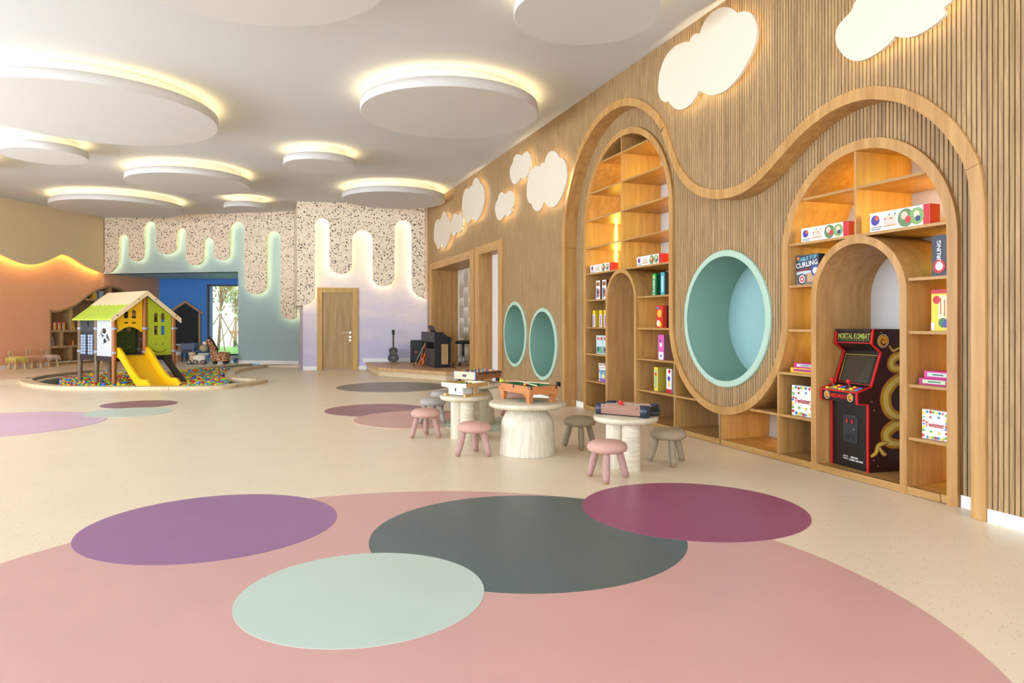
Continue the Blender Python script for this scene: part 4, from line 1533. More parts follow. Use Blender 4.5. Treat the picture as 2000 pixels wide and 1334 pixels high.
for k in range(8):
    yy = -0.06 - k * 0.06
    mb = MB(CHROME); mb.cyl((-0.03, yy, 0.128), (Lx + 0.03, yy, 0.128), 0.003, n=8)
    mb.use(BLACK)
    if k % 2 == 0: mb.cyl((-0.085, yy, 0.128), (-0.02, yy, 0.128), 0.011, n=10)
    else: mb.cyl((Lx + 0.02, yy, 0.128), (Lx + 0.085, yy, 0.128), 0.011, n=10)
    rod = mb.build('rod', t)
    for j in range(3):
        mb = MB(plain('player_%d' % ((k + j) % 4), cols[(k + j) % 4], 0.4))
        xx = 0.08 + 0.09 * j + 0.02 * (k % 3)
        mb.box(xx - 0.008, xx + 0.008, yy - 0.006, yy + 0.006, 0.1, 0.142); mb.ball((xx, yy, 0.152), 0.009, n=8, m=6)
        mb.build('player', rod)

# ================================================================== BOXED GAMES ON THE SHELVES
def face_M(face, w, d, h, u, v):
    """frame on a box face: u, v in 0..1 from the lower left as seen from outside"""
    if face == 'f':                              # front, facing -x; left in view = +y
        return Matrix.Translation((-0.0012, w * (0.5 - u), h * v)) @ Matrix(((0, 0, -1, 0), (-1, 0, 0, 0), (0, 1, 0, 0), (0, 0, 0, 1)))
    if face == 's':                              # near side, facing -y; left in view = front
        return Matrix.Translation((d * u, -w / 2 - 0.0012, h * v)) @ Matrix(((1, 0, 0, 0), (0, 0, -1, 0), (0, 1, 0, 0), (0, 0, 0, 1)))

def game(label, y, z, w, d, h, x, body, deco, side=None, rz=0.0, group='boxed games on the oak shelves', tilt=0.0):
    """box with its front face at x; deco entries: (face, 'r'|'c'|'t', ...) print"""
    t = thing('board_game_box', label, 'board game', (x, y, z + 0.001), rz, group)
    mb = MB(plain('card_%d_%d_%d' % body, body, 0.35))
    mb.box(0, d, -w / 2, w / 2, 0, h)
    if side:
        mb.use(plain('card_%d_%d_%d' % side, side, 0.35))
        mb.box(0.0005, d, -w / 2 - 0.0006, -w / 2, 0, h)
    o = mb.build('box', t, bevel=0.0015)
    if tilt:
        t.rotation_euler = (tilt, 0, rz)
    if deco:
        mb = MB()
        for qi, q in enumerate(deco):
            lift = Matrix.Translation((0, 0, 0.00025 * qi))
            f, kd = q[0], q[1]
            col = plain('ink_%d_%d_%d' % q[-1], q[-1], 0.4)
            W = w if f == 'f' else d
            if kd == 'r':
                _, _, u0, u1, v0, v1, c = q
                M = face_M(f, w, d, h, u0, v0) @ lift
                mb.use(col)
                a, b = (u1 - u0) * W, (v1 - v0) * h
                mb.add([M @ Vector(p) for p in ((0, 0, 0), (a, 0, 0), (a, b, 0), (0, b, 0))], [(0, 1, 2, 3)])
            elif kd == 'c':
                _, _, u, v, r, c = q
                M = face_M(f, w, d, h, u, v) @ lift @ Matrix.Translation((0, 0, 0.0004))
                mb.use(col)
                mb.add([M @ Vector((r * math.cos(2 * PI * i / 16), r * math.sin(2 * PI * i / 16), 0)) for i in range(16)], [tuple(range(16))])
            else:
                _, _, u, v, txt, size, rot, c = q
                M = face_M(f, w, d, h, u, v) @ lift @ Matrix.Translation((0, 0, 0.0008)) @ Matrix.Rotation(rot, 4, 'Z')
                text_into(mb, txt, col, M, size, bold=size * 0.02)
        mb.build('print', t)
    return t

WH, RD, BL, YL, GR, PK = (240, 238, 234), (196, 30, 44), (52, 132, 200), (244, 212, 50), (104, 178, 72), (206, 44, 140)
rng = random.Random(3)
def dots(n=26, w=0.27, h=0.27):
    out = []
    for i in range(n):
        a = 2 * PI * i / n
        m = max(abs(math.cos(a)), abs(math.sin(a)))
        u, v = 0.5 + 0.43 * math.cos(a) / m, 0.5 + 0.43 * math.sin(a) / m
        out.append(('f', 'c', u + rng.uniform(-.02, .02), v + rng.uniform(-.02, .02), w * rng.uniform(0.035, 0.055), [RD, BL, YL, GR][i % 4]))
    return out
def twister(label, y, z, w, x):
    de = dots(26, w, w) + [('f', 't', 0.5, 0.5, 'Twister', w * 0.235, 0, (178, 32, 52)), ('f', 'r', 0.3, 0.7, 0.66, 0.665, (120, 120, 120)),
                           ('f', 'c', 0.34, 0.76, w * 0.04, (150, 40, 60)), ('f', 'c', 0.66, 0.78, w * 0.04, BL), ('f', 'c', 0.36, 0.27, w * 0.045, GR), ('f', 'c', 0.66, 0.25, w * 0.045, YL),
                           ('s', 't', 0.5, 0.5, 'Twister', 0.03, PI / 2, (240, 200, 200))]
    return game(label, y, z, w, 0.06, w, x, WH, de, (170, 24, 40))
def long_box(label, y, z, w, h, x):
    de = [('f', 'r', 0.9, 1.0, 0, 1, RD), ('f', 'c', 0.1, 0.6, h * 0.27, (70, 54, 150)), ('f', 'c', 0.13, 0.7, h * 0.13, (210, 90, 60)),
          ('f', 'c', 0.62, 0.5, h * 0.46, (96, 128, 84)), ('f', 'c', 0.8, 0.5, h * 0.42, (128, 164, 96)), ('f', 'c', 0.6, 0.62, h * 0.2, (220, 190, 170)),
          ('f', 'c', 0.66, 0.4, h * 0.18, (200, 50, 60)), ('f', 'c', 0.8, 0.6, h * 0.17, (226, 200, 180)), ('f', 'c', 0.82, 0.38, h * 0.14, (40, 60, 120)),
          ('f', 'r', 0.03, 0.22, 0.2, 0.25, (120, 120, 130)), ('f', 'r', 0.03, 0.2, 0.1, 0.15, (120, 120, 130))]
    for i in range(6):
        u = 0.27 + 0.035 * i
        de.append(('f', 'r', u, u + 0.008, 0.25, 0.55 + 0.2 * (i % 3) / 2, (190, 140, 90)))
        de.append(('f', 'c', u + 0.004, 0.6 + 0.2 * (i % 3) / 2, h * 0.05, [RD, YL, BL][i % 3]))
    de.append(('f', 'r', 0.25, 0.48, 0.2, 0.26, (200, 156, 104)))
    de.append(('s', 't', 0.5, 0.5, 'GAME', 0.03, PI / 2, (245, 225, 225)))
    de = [q for q in de if not (q[0] == 's')]
    return game(label, y, z, w, 0.1, h, x, WH, de, RD)

def yz(px, py, X=4.56):
    return on_x(px, py, X)
def span(px0, px1, X=4.56):
    a, b = on_x(px0, 600, X)[0], on_x(px1, 600, X)[0]
    return (a + b) / 2, abs(a - b)

# right bookcase
c, w = span(1565, 1657); long_box('long white game box with red end, upper left shelf of the wide bookcase', c, 1.98, w, 0.125, 4.56)
c, w = span(1699, 1816); long_box('long white game box with red end, upper right shelf of the wide bookcase', c, 1.98, w, 0.15, 4.56)
c, w = span(1541, 1610, 4.60); w = 0.27
game('dark blue curling shuffleboard game box standing beside the arcade arch', 5.13 - w / 2, 1.605, w, 0.07, 0.27, 4.60, (46, 62, 84),
     [('f', 'r', 0, 1, 0.0, 0.36, (120, 112, 110)), ('f', 'r', 0.0, 1, 0.36, 0.47, (188, 206, 214)), ('f', 'r', 0.5, 1, 0.1, 0.4, (196, 160, 122)),
      ('f', 't', 0.5, 0.87, 'TABLE TOP', 0.046, 0.1, (120, 196, 220)), ('f', 't', 0.48, 0.68, 'CURLING', 0.062, 0.1, (238, 240, 242)),
      ('f', 't', 0.46, 0.51, 'SHUFFLEBOARD GAME', 0.025, 0.12, (176, 40, 56)),
      ('f', 'c', 0.25, 0.2, 0.05, (60, 66, 74)), ('f', 'c', 0.27, 0.2, 0.036, (220, 226, 230)), ('f', 'c', 0.27, 0.2, 0.026, RD), ('f', 'c', 0.27, 0.2, 0.012, WH),
      ('f', 'c', 0.86, 0.45, 0.05, (50, 80, 160)), ('f', 'c', 0.86, 0.45, 0.03, WH), ('f', 'c', 0.1, 0.9, 0.016, (230, 130, 60))], (40, 50, 66))
c, w = span(1820, 1836, 4.6)
game('dark curling game box on end in the narrow column, top shelf', 3.72, 1.60, 0.12, 0.3, 0.30, 4.62, (44, 52, 66),
     [('s', 'r', 0.0, 1, 0.0, 0.3, (150, 120, 92)), ('s', 'c', 0.4, 0.45, 0.07, RD), ('s', 'c', 0.4, 0.45, 0.05, WH), ('s', 'c', 0.4, 0.45, 0.03, (50, 90, 170)),
      ('s', 't', 0.5, 0.85, 'CURLING', 0.06, 0, (236, 240, 242)), ('f', 't', 0.5, 0.55, 'CURLING', 0.045, PI / 2, (236, 240, 242)), ('f', 'c', 0.5, 0.25, 0.05, RD), ('f', 'c', 0.5, 0.25, 0.03, WH)], (56, 66, 80))
c, w = span(1819, 1848, 4.6)
game('yellow and red game box with a skeleton print in the narrow column', 3.70, 1.208, 0.17, 0.08, 0.30, 4.62, (238, 206, 60),
     [('f', 'r', 0, 1, 0.9, 1, RD), ('f', 'c', 0.25, 0.75, 0.03, RD), ('f', 'r', 0.35, 0.8, 0.3, 0.85, (242, 232, 190)), ('f', 'c', 0.55, 0.2, 0.035, (60, 120, 70)), ('f', 'c', 0.7, 0.18, 0.03, (60, 80, 160)),
      ('f', 'r', 0.42, 0.48, 0.4, 0.8, (190, 120, 80)), ('f', 'r', 0.6, 0.66, 0.35, 0.75, (190, 120, 80)), ('f', 'r', 0, 0.16, 0.02, 0.2, WH), ('s', 'r', 0.1, 0.9, 0.8, 0.95, WH), ('s', 'r', 0.2, 0.8, 0.15, 0.5, WH)], RD)
twister('square white game box with coloured dots beside the arcade machine, left column', 5.03, 0.43, 0.27, 4.58)
twister('square white game box with coloured dots in the narrow column right of the arcade', 3.722, 0.425, 0.21, 4.58)
def flat(label, y, z, w, h, d, x, body, band_, rz=0.0):
    return game(label, y, z, w, d, h, x, body, [('f', 'r', 0.12, 0.85, 0.25, 0.78, band_), ('f', 'r', 0.3, 0.7, 0.42, 0.6, (60, 90, 90))], body, rz, 'flat boxed games in pairs')
flat('magenta and yellow flat game box, lower of the pair left of the arcade', 5.02, 0.818, 0.30, 0.042, 0.2, 4.57, (228, 196, 40), PK)
flat('magenta flat game box, upper of the pair left of the arcade', 5.0, 0.862, 0.27, 0.042, 0.2, 4.58, PK, (190, 214, 206))
flat('magenta flat game box, lower of the pair right of the arcade', 3.72, 0.815, 0.25, 0.05, 0.2, 4.57, (176, 28, 110), (190, 214, 180))
flat('magenta flat game box, upper of the pair right of the arcade', 3.70, 0.867, 0.22, 0.05, 0.2, 4.58, PK, (190, 214, 206))

# left bookcase
c, w = span(1153, 1195); long_box('long white game box with red end, left shelf of the tall bookcase', c, 1.985, w, 0.115, 4.56)
c, w = span(1244, 1292); long_box('long white game box with red end, right shelf of the tall bookcase', c, 1.985, w, 0.12, 4.56)
NM = ['leftmost', 'second', 'third', 'fourth']
for k, px in enumerate((1150, 1168, 1180, 1192)):
    c = on_x(px, 580, 4.62)[0]
    if c - 0.07 < 8.70: c = 8.775
    if k == 3: continue
    game('brown and white block tower game box, %s in the row beside the small arch' % NM[k], c, 1.60, 0.13, 0.09, 0.275, 4.62, (236, 232, 230),
         [('f', 'r', 0.1, 0.9, 0.72, 0.92, (150, 96, 60)), ('f', 'r', 0.15, 0.5, 0.1, 0.6, (90, 110, 150)), ('f', 'r', 0.5, 0.85, 0.15, 0.55, (196, 110, 80)), ('f', 'r', 0.2, 0.8, 0.35, 0.45, (60, 60, 80))],
         (96, 62, 40), group='block tower game boxes')
for k, px in enumerate((1160, 1173, 1182)):
    c = on_x(px, 620, 4.6)[0]
    game('slim yellow and white game box, %s of three on one shelf' % NM[k], c, 1.205, 0.075, 0.12, 0.24, 4.6, (238, 238, 240),
         [('f', 'r', 0, 1, 0.75, 1, (242, 206, 40)), ('f', 'r', 0.3, 0.7, 0.05, 0.7, (200, 90, 120)), ('f', 'r', 0.4, 0.6, 0.1, 0.65, (90, 120, 190))], (226, 190, 50), group='slim yellow game boxes')
for k, c in enumerate((9.02, 8.82)):
    game(['pale green game box with MO in red, far one of the pair', 'pale green game box with MO in red, near one beside the small arch'][k], c, 0.82, 0.19, 0.06, 0.265, 4.58 - 0.0 * k, (196, 222, 220),
         [('f', 'r', 0.2, 1.0, 0.76, 0.92, RD), ('f', 't', 0.62, 0.84, 'MO', 0.055, 0, WH), ('f', 'r', 0.05, 0.95, 0.05, 0.4, (120, 140, 150)), ('f', 'c', 0.4, 0.25, 0.03, (50, 60, 90)), ('f', 'c', 0.62, 0.2, 0.035, (90, 180, 110))],
         (120, 180, 190), group='pale green game boxes')
twister('square white game box with coloured dots low in the tall bookcase', 8.99, 0.43, 0.255, 4.62)
game('small blue and purple game box in front of the dotted box', 8.83, 0.43, 0.17, 0.045, 0.165, 4.545, (70, 150, 206),
     [('f', 'r', 0, 1, 0, 0.3, (140, 90, 170)), ('f', 'c', 0.4, 0.5, 0.03, WH), ('f', 'c', 0.65, 0.5, 0.03, (240, 214, 80)), ('f', 'c', 0.55, 0.8, 0.02, YL)], (80, 60, 140))
game('green word game box standing spine out', on_x(1277.5, 560, 4.62)[0], 1.60, 0.10, 0.22, 0.28, 4.62, (32, 122, 66),
     [('f', 't', 0.5, 0.4, 'SCRABBLE', 0.058, PI / 2, (240, 240, 232)), ('f', 'c', 0.5, 0.85, 0.03, (120, 200, 90))], (20, 90, 50))
game('teal game box standing spine out beside the green one', on_x(1294, 560, 4.62)[0], 1.60, 0.09, 0.22, 0.28, 4.62, (70, 166, 190),
     [('f', 'r', 0.3, 0.7, 0.15, 0.85, (196, 230, 236))], (40, 60, 70))
game('red snack coloured game box on the shelf below the word games', on_x(1288, 620, 4.62)[0], 1.205, 0.15, 0.06, 0.27, 4.62, (206, 52, 44),
     [('f', 'c', 0.5, 0.65, 0.05, (240, 180, 60)), ('f', 'c', 0.35, 0.2, 0.04, WH), ('f', 'c', 0.6, 0.15, 0.03, YL), ('f', 'r', 0.1, 0.4, 0.85, 0.95, (70, 130, 210))], (170, 36, 40))
game('dark blue game box beside the red one', on_x(1300, 620, 4.72)[0], 1.205, 0.13, 0.06, 0.275, 4.72, (36, 66, 136),
     [('f', 'r', 0.2, 0.8, 0.8, 0.92, (90, 160, 220)), ('f', 'c', 0.4, 0.55, 0.03, (240, 200, 60)), ('f', 'c', 0.5, 0.2, 0.04, RD), ('f', 'c', 0.3, 0.12, 0.025, WH)], (30, 50, 110))
game('tall pink game box alone on its shelf', on_x(1291, 680, 4.6)[0], 0.82, 0.13, 0.12, 0.30, 4.60, (214, 96, 176),
     [('f', 'r', 0.1, 0.9, 0.0, 0.3, (236, 232, 240)), ('f', 'c', 0.5, 0.6, 0.03, (246, 220, 230)), ('f', 'c', 0.4, 0.75, 0.02, (110, 70, 150)), ('f', 'c', 0.5, 0.15, 0.02, (70, 110, 200))], (120, 90, 100))
game('slim yellow game box beside the white one on a low shelf', on_x(1281, 740, 4.6)[0], 0.43, 0.085, 0.2, 0.29, 4.60, (240, 214, 70),
     [('f', 'r', 0.3, 0.7, 0.1, 0.9, (120, 180, 200)), ('f', 'c', 0.5, 0.7, 0.02, RD)], (190, 170, 60))
game('slim white game box with red foot on a low shelf', on_x(1306.5, 745, 4.6)[0], 0.43, 0.11, 0.2, 0.285, 4.60, (240, 240, 244),
     [('f', 'r', 0, 1, 0, 0.16, RD), ('f', 'c', 0.6, 0.9, 0.025, RD), ('f', 'c', 0.5, 0.6, 0.03, (60, 70, 160)), ('f', 'r', 0.35, 0.65, 0.25, 0.5, (230, 190, 60))], (200, 200, 206))

# ================================================================== ARCADE MACHINE
AC = thing('arcade_machine', 'black arcade cabinet with red edges and a gold coil on its side', 'arcade machine', (4.63, 4.553, 0.061), math.radians(-4.8))
w2 = 0.215
side = [(0.0, 0.0), (0.0, 0.545), (-0.105, 0.555), (-0.105, 0.645), (0.03, 0.69), (0.125, 0.965), (0.035, 1.035), (0.05, 1.155), (0.43, 1.155), (0.45, 0.0)]
ACB = plain('arcade_black', (24, 20, 20), 0.35)
ACS = plain('arcade_side', (52, 16, 18), 0.35)
ACR = plain('arcade_red', (206, 26, 30), 0.35)
for s, nm in ((-1, 'side_panel'), (1, 'side_panel')):
    mb = MB(ACS if s < 0 else ACB)
    y0 = w2 * s - (0.016 if s > 0 else 0)
    mb.prism([(x, y0, z) for x, z in side], (0, 0.016, 0))
    sp = mb.build(nm, AC)
    if s < 0: near_side = sp
    mb = MB(ACR)
    e = side[:8]
    yy0, yy1 = y0 - 0.001, y0 + 0.017
    for (a, b) in zip(e[:-1], e[1:]):
        dx, dz = b[0] - a[0], b[1] - a[1]
        l = math.hypot(dx, dz); nx, nz = -dz / l * 0.005, dx / l * 0.005
        mb.add([(a[0], yy0, a[1]), (b[0], yy0, b[1]), (b[0], yy1, b[1]), (a[0], yy1, a[1]), (a[0] + nx, yy0, a[1] + nz), (b[0] + nx, yy0, b[1] + nz), (b[0] + nx, yy1, b[1] + nz), (a[0] + nx, yy1, a[1] + nz)],
               [(0, 1, 2, 3), (4, 5, 6, 7), (0, 1, 5, 4), (1, 2, 6, 5), (2, 3, 7, 6), (3, 0, 4, 7)])
        mb.add([(a[0] - nx * 0.9, yy0 - 0.0005, a[1] - nz * 0.9), (b[0] - nx * 0.9, yy0 - 0.0005, b[1] - nz * 0.9), (b[0], yy0 - 0.0005, b[1]), (a[0], yy0 - 0.0005, a[1])], [(0, 1, 2, 3)])
    mb.build('edge_trim', sp)
wi = w2 - 0.016
mb = MB(ACB); mb.box(0.012, 0.03, -wi, wi, 0.0, 0.55); fp = mb.build('front_panel', AC)
mb = MB(ACB); mb.box(0.03, 0.44, -wi, wi, 1.135, 1.155); mb.build('top_panel', AC)
mb = MB(ACB); mb.box(0.43, 0.445, -wi, wi, 0.0, 1.14); mb.build('rear_panel', AC)
# control deck
mb = MB(ACB)
dk = [(-0.105, 0.558), (-0.105, 0.64), (0.04, 0.686), (0.04, 0.556)]
mb.prism([(x, -wi, z) for x, z in dk], (0, 2 * wi, 0))
dko = mb.build('control_deck', AC)
mb = MB(ACR)
mb.box(-0.109, -0.10, -w2, w2, 0.638, 0.648)
mb.build('deck_edge', dko)
dkM = Matrix.Translation((-0.0325, 0, 0.6635)) @ Matrix.Rotation(math.atan2(-0.046, 0.145), 4, 'Y')
mb = MB(plain('deck_art', (96, 40, 34), 0.4)); mb.M = dkM
mb.box(-0.06, 0.06, -0.19, 0.19, -0.002, 0.0025)
mb.use(plain('deck_art2', (186, 160, 96), 0.4)); mb.box(-0.05, 0.02, -0.17, -0.03, 0.0025, 0.003); mb.box(-0.05, 0.02, 0.03, 0.17, 0.0025, 0.003)
mb.build('deck_art', dko)
for yj in (0.14, -0.05):
    mb = MB(CHROME); mb.M = dkM; mb.cyl((0.0, yj, 0), (0.0, yj, 0.045), 0.005, n=10)
    mb.use(ACR); mb.lathe([(0.001, 0.035), (0.010, 0.036), (0.013, 0.05), (0.018, 0.062), (0.017, 0.075), (0.001, 0.082)], 16, (0.0, yj, 0))
    mb.build('joystick', dko)
bcol = [(240, 206, 30), (206, 34, 34), (60, 110, 200), (240, 206, 30), (206, 34, 34), (60, 110, 200)]
for p, yb in ((0, 0.06), (1, -0.12)):
    for k in range(6):
        mb = MB(plain('button_%d' % (k % 3), bcol[k], 0.3)); mb.M = dkM
        xx, yy = 0.02 - 0.034 * (k // 3) - 0.004 * (k % 3), yb + 0.04 - 0.036 * (k % 3)
        mb.lathe([(0.001, 0.012), (0.011, 0.011), (0.0145, 0.007), (0.0145, 0.0)], 14, (xx, yy, 0.002))
        mb.build('button', dko)
for yy in (0.175, 0.02, -0.02):
    mb = MB(plain('button_0', bcol[0], 0.3)); mb.M = dkM
    mb.lathe([(0.001, 0.012), (0.011, 0.011), (0.0145, 0.007), (0.0145, 0.0)], 14, (-0.042, yy, 0.002)); mb.build('button', dko)
fM = lambda x, y, z: Matrix.Translation((x, y, z)) @ Matrix(((0, 0, -1, 0), (-1, 0, 0, 0), (0, 1, 0, 0), (0, 0, 0, 1)))
mb = MB()
text_into(mb, 'MIDWAY', ACR, fM(-0.1085, 0.0, 0.599), 0.046, bold=0.0016, shear=0.12)
def emblem(mb, M, r):
    disc = lambda q, z, col: (mb.use(plain('emb_%d_%d_%d' % col, col, 0.4)), mb.add([M @ Vector((q * math.cos(2 * PI * i / 24), q * math.sin(2 * PI * i / 24), z)) for i in range(24)], [tuple(range(24))]))
    disc(r, 0.0004, (226, 222, 208)); disc(r * 0.92, 0.0008, (40, 16, 12)); disc(r * 0.84, 0.0012, (214, 150, 40))
    mb.use(plain('emb_dark', (58, 20, 14), 0.4))
    sp = [(r * (0.16 + 0.055 * i) * math.cos(0.5 * i), r * (0.16 + 0.055 * i) * math.sin(0.5 * i)) for i in range(12)]
    ins = [(a * 0.62, b * 0.62) for a, b in sp]
    mb.add([M @ Vector((a, b, 0.0016)) for a, b in sp] + [M @ Vector((a, b, 0.0016)) for a, b in ins], [(i, i + 1, 13 + i, 12 + i) for i in range(11)])
emblem(mb, fM(-0.1085, 0.135, 0.599), 0.034); emblem(mb, fM(-0.1085, -0.135, 0.599), 0.034)
mb.build('deck_print', dko)
# screen
a, b = Vector((0.045, 0, 0.70)), Vector((0.135, 0, 0.975))
dv = (b - a).normalized(); nv = Vector((-dv.z, 0, dv.x))
def slab(mb, s0, s1, y0, y1, t0, t1):
    P = [a + dv * s0 + nv * t0, a + dv * s1 + nv * t0, a + dv * s1 + nv * t1, a + dv * s0 + nv * t1]
    mb.prism([(p.x, y0, p.z) for p in P], (0, y1 - y0, 0))
mb = MB(ACB); slab(mb, -0.01, 0.29, -wi, wi, -0.02, 0.0); bz = mb.build('bezel', AC)
mb = MB(plain('screen_glass', (52, 48, 40), 0.06, spec=0.8)); slab(mb, 0.012, 0.245, -0.16, 0.16, 0.0, 0.003); mb.build('screen', AC)
mb = MB(plain('bezel_gold', (206, 180, 60), 0.4)); slab(mb, 0.25, 0.253, -0.18, 0.18, 0, 0.002); slab(mb, 0.02, 0.253, 0.177, 0.18, 0, 0.002)
mb.use(ACR); slab(mb, 0.0, 0.004, -0.18, 0.18, 0, 0.002); slab(mb, 0.0, 0.15, 0.170, 0.1725, 0, 0.002)
mb.build('bezel_line', bz)
mb = MB(ACB); mb.prism([(0.135, -wi, 0.975), (0.045, -wi, 1.035), (0.06, -wi, 1.045), (0.15, -wi, 0.99)], (0, 2 * wi, 0)); mb.build('hood', AC)
mb = MB(plain('marquee', (36, 14, 16), 0.3))
mb.prism([(0.04, -wi, 1.037), (0.052, -wi, 1.15), (0.07, -wi, 1.15), (0.06, -wi, 1.037)], (0, 2 * wi, 0)); mq = mb.build('marquee', AC)
ang = math.atan2(0.012, 0.113)
mb = MB()
mM = fM(0.0425, 0, 1.094) @ Matrix.Rotation(-ang, 4, 'X')
text_into(mb, 'MORTAL KOMBAT', plain('letter_edge', (120, 30, 26), 0.4), mM, 0.062, bold=0.004, sx=0.70)
text_into(mb, 'MORTAL KOMBAT', plain('letter_green', (140, 178, 70), 0.4), mM @ Matrix.Translation((0, 0, 0.0012)), 0.062, bold=0.0006, sx=0.70)
mb.use(ACR)
for zz in (1.040, 1.148):
    xx = 0.039 + (zz - 1.037) * 0.106
    mb.box(xx - 0.002, xx + 0.003, -wi, wi, zz - 0.003, zz + 0.003)
mb.use(plain('letter_flame', (70, 120, 60), 0.4))
for k in range(14):
    yy = 0.17 - k * 0.0262
    p = [mM @ Vector((-yy - 0.010, -0.034, 0.0006)), mM @ Vector((-yy + 0.010, -0.034, 0.0006)), mM @ Vector((-yy, -0.018, 0.0006))]
    mb.add(p, [(0, 1, 2)])
mb.build('marquee_print', mq)
# coin door and foot print
mb = MB(plain('coin_door', (40, 42, 46), 0.45)); mb.rbox(0.004, 0.014, -0.085, 0.075, 0.21, 0.44, 0.02, axis='x'); cd = mb.build('coin_door', AC)
for yy in (0.03, -0.03):
    mb = MB(plain('coin_slot', (22, 22, 24), 0.5)); mb.box(0.001, 0.005, yy - 0.02, yy + 0.02, 0.36, 0.415); mb.use(ACR); mb.box(0.0, 0.002, yy - 0.008, yy + 0.008, 0.37, 0.405); mb.build('coin_slot', cd)
    mb = MB(plain('coin_slot', (22, 22, 24), 0.5)); mb.box(0.001, 0.005, yy - 0.02, yy + 0.02, 0.235, 0.275); mb.build('coin_return', cd)
mb = MB(CHROME); mb.cyl((0.004, -0.055, 0.325), (-0.004, -0.055, 0.325), 0.009, n=12); mb.build('lock', cd)
mb = MB()
WI = plain('white_ink', (236, 236, 236), 0.5)
text_into(mb, 'MIDWAY', WI, fM(0.011, -0.045, 0.088), 0.02, bold=0.0006); text_into(mb, 'CLASSIC ARCADE', WI, fM(0.011, -0.062, 0.066), 0.02, bold=0.0006)
for k in range(3):
    mb.use(WI); M = fM(0.011, 0.075 - 0.018 * k, 0.08)
    q = [M @ Vector((0.011 * math.cos(2 * PI * i / 14), 0.016 * math.sin(2 * PI * i / 14), 0)) for i in range(14)]
    q2 = [M @ Vector((0.008 * math.cos(2 * PI * i / 14), 0.012 * math.sin(2 * PI * i / 14), 0)) for i in range(14)]
    mb.ribbon(q, q2, False, True)
mb.build('foot_print', fp)
# gold coil art on the near side
mb = MB()
yS = -w2 - 0.0012
sM = Matrix.Translation((0, yS, 0)) @ Matrix(((1, 0, 0, 0), (0, 0, -1, 0), (0, 1, 0, 0), (0, 0, 0, 1)))
def coil(pts, wd, mats):
    P = catmull(pts, 8)
    m = len(P)
    for k, (f, mat) in enumerate(mats):
        mb.use(mat)
        wv_ = [wd * f * (0.35 + 0.65 * math.sin(PI * min(1, 0.12 + i / m * 0.88))) for i in range(m)]
        A = []; B = []
        for i in range(m):
            p, q = P[max(0, i - 1)], P[min(m - 1, i + 1)]
            dx, dy = q[0] - p[0], q[1] - p[1]; l = math.hypot(dx, dy) or 1
            A.append(sM @ Vector((P[i][0] - dy / l * wv_[i], P[i][1] + dx / l * wv_[i], 0.0004 * (k + 1))))
            B.append(sM @ Vector((P[i][0] + dy / l * wv_[i], P[i][1] - dx / l * wv_[i], 0.0004 * (k + 1))))
        mb.ribbon(A, B, False)
G1, G2, G3 = plain('coil_red', (122, 30, 26), 0.4), plain('coil_gold', (186, 142, 40), 0.4), plain('coil_light', (222, 196, 96), 0.4)
MT = [(1.0, G1), (0.86, G2), (0.4, G3)]
coil([(0.42, 0.95), (0.26, 0.93), (0.22, 0.86), (0.30, 0.83), (0.43, 0.86)], 0.045, MT)
coil([(0.44, 0.78), (0.27, 0.74), (0.17, 0.63), (0.19, 0.50), (0.30, 0.44), (0.44, 0.46)], 0.06, MT)
coil([(0.44, 0.36), (0.28, 0.38), (0.17, 0.31), (0.22, 0.23), (0.44, 0.22)], 0.06, MT)
coil([(0.2, 0.24), (0.10, 0.22), (0.07, 0.16), (0.02, 0.13)], 0.025, MT)
coil([(0.10, 0.20), (0.14, 0.15), (0.17, 0.14)], 0.02, MT)
coil([(0.2, 1.02), (0.24, 0.98), (0.3, 1.0), (0.34, 0.96)], 0.012, MT[1:])
emblem(mb, sM @ Matrix.Translation((0.14, 1.06, 0)), 0.055)
mb.use(plain('white_ink', (236, 236, 236), 0.5))
for x_, z_ in ((0.05, 0.5), (0.05, 0.1), (0.09, 0.05), (0.12, 1.13), (0.03, 0.57)):
    M = sM @ Matrix.Translation((x_, z_, 0.0004)); mb.add([M @ Vector((0.004 * math.cos(2 * PI * i / 8), 0.004 * math.sin(2 * PI * i / 8), 0)) for i in range(8)], [tuple(range(8))])
mb.build('side_art', near_side)
# ================================================================== PLAYHOUSE IN THE BALL PIT
# local frame: origin at the nearest post, x along the gable (away to the right), y along the side (away to the left), z up from the floor
g = Vector((0.6, 0.8)); 
p3 = LD(-8.27, 14.6, 0.0)
gx = LD(0.6, 0.8) - LD(0, 0)
rzH = math.atan2(gx.y, gx.x)
GW, SL = 1.25, 1.64                         # gable width, side length
H = thing('playhouse', 'yellow and green playhouse on brown posts with a slide, standing in the ball pit', 'playhouse', (p3.x, p3.y, -0.2), rzH)
ZB = 0.2                                    # local height of the floor level above the pit bottom
DK, EV, PKZ = 0.56 + ZB, 1.42 + ZB, 1.92 + ZB  # deck, eaves, ridge
POSTB = wood('post_brown', (112, 88, 62), (136, 110, 80), (10, 10, 1), 0.5)
POSTO = wood('post_orange', (150, 84, 26), (178, 108, 42), (10, 10, 1), 0.4)
CLAMP = plain('clamp_grey', (150, 158, 176), 0.35)
SLATE = plain('slate_plastic', (50, 66, 74), 0.45)
LIME = plain('lime_plastic', (176, 194, 40), 0.4)
OLIVE = plain('olive_plastic', (78, 104, 22), 0.45)
YEL = plain('yellow_plastic', (244, 190, 12), 0.35)
CREAM = plain('cream_plastic', (240, 216, 176), 0.5)
LGREEN = plain('leaf_green_roof', (186, 204, 74), 0.5)
WPAN = plain('white_plastic', (196, 203, 214), 0.4)
DKM = plain('deck_black', (40, 38, 46), 0.5)
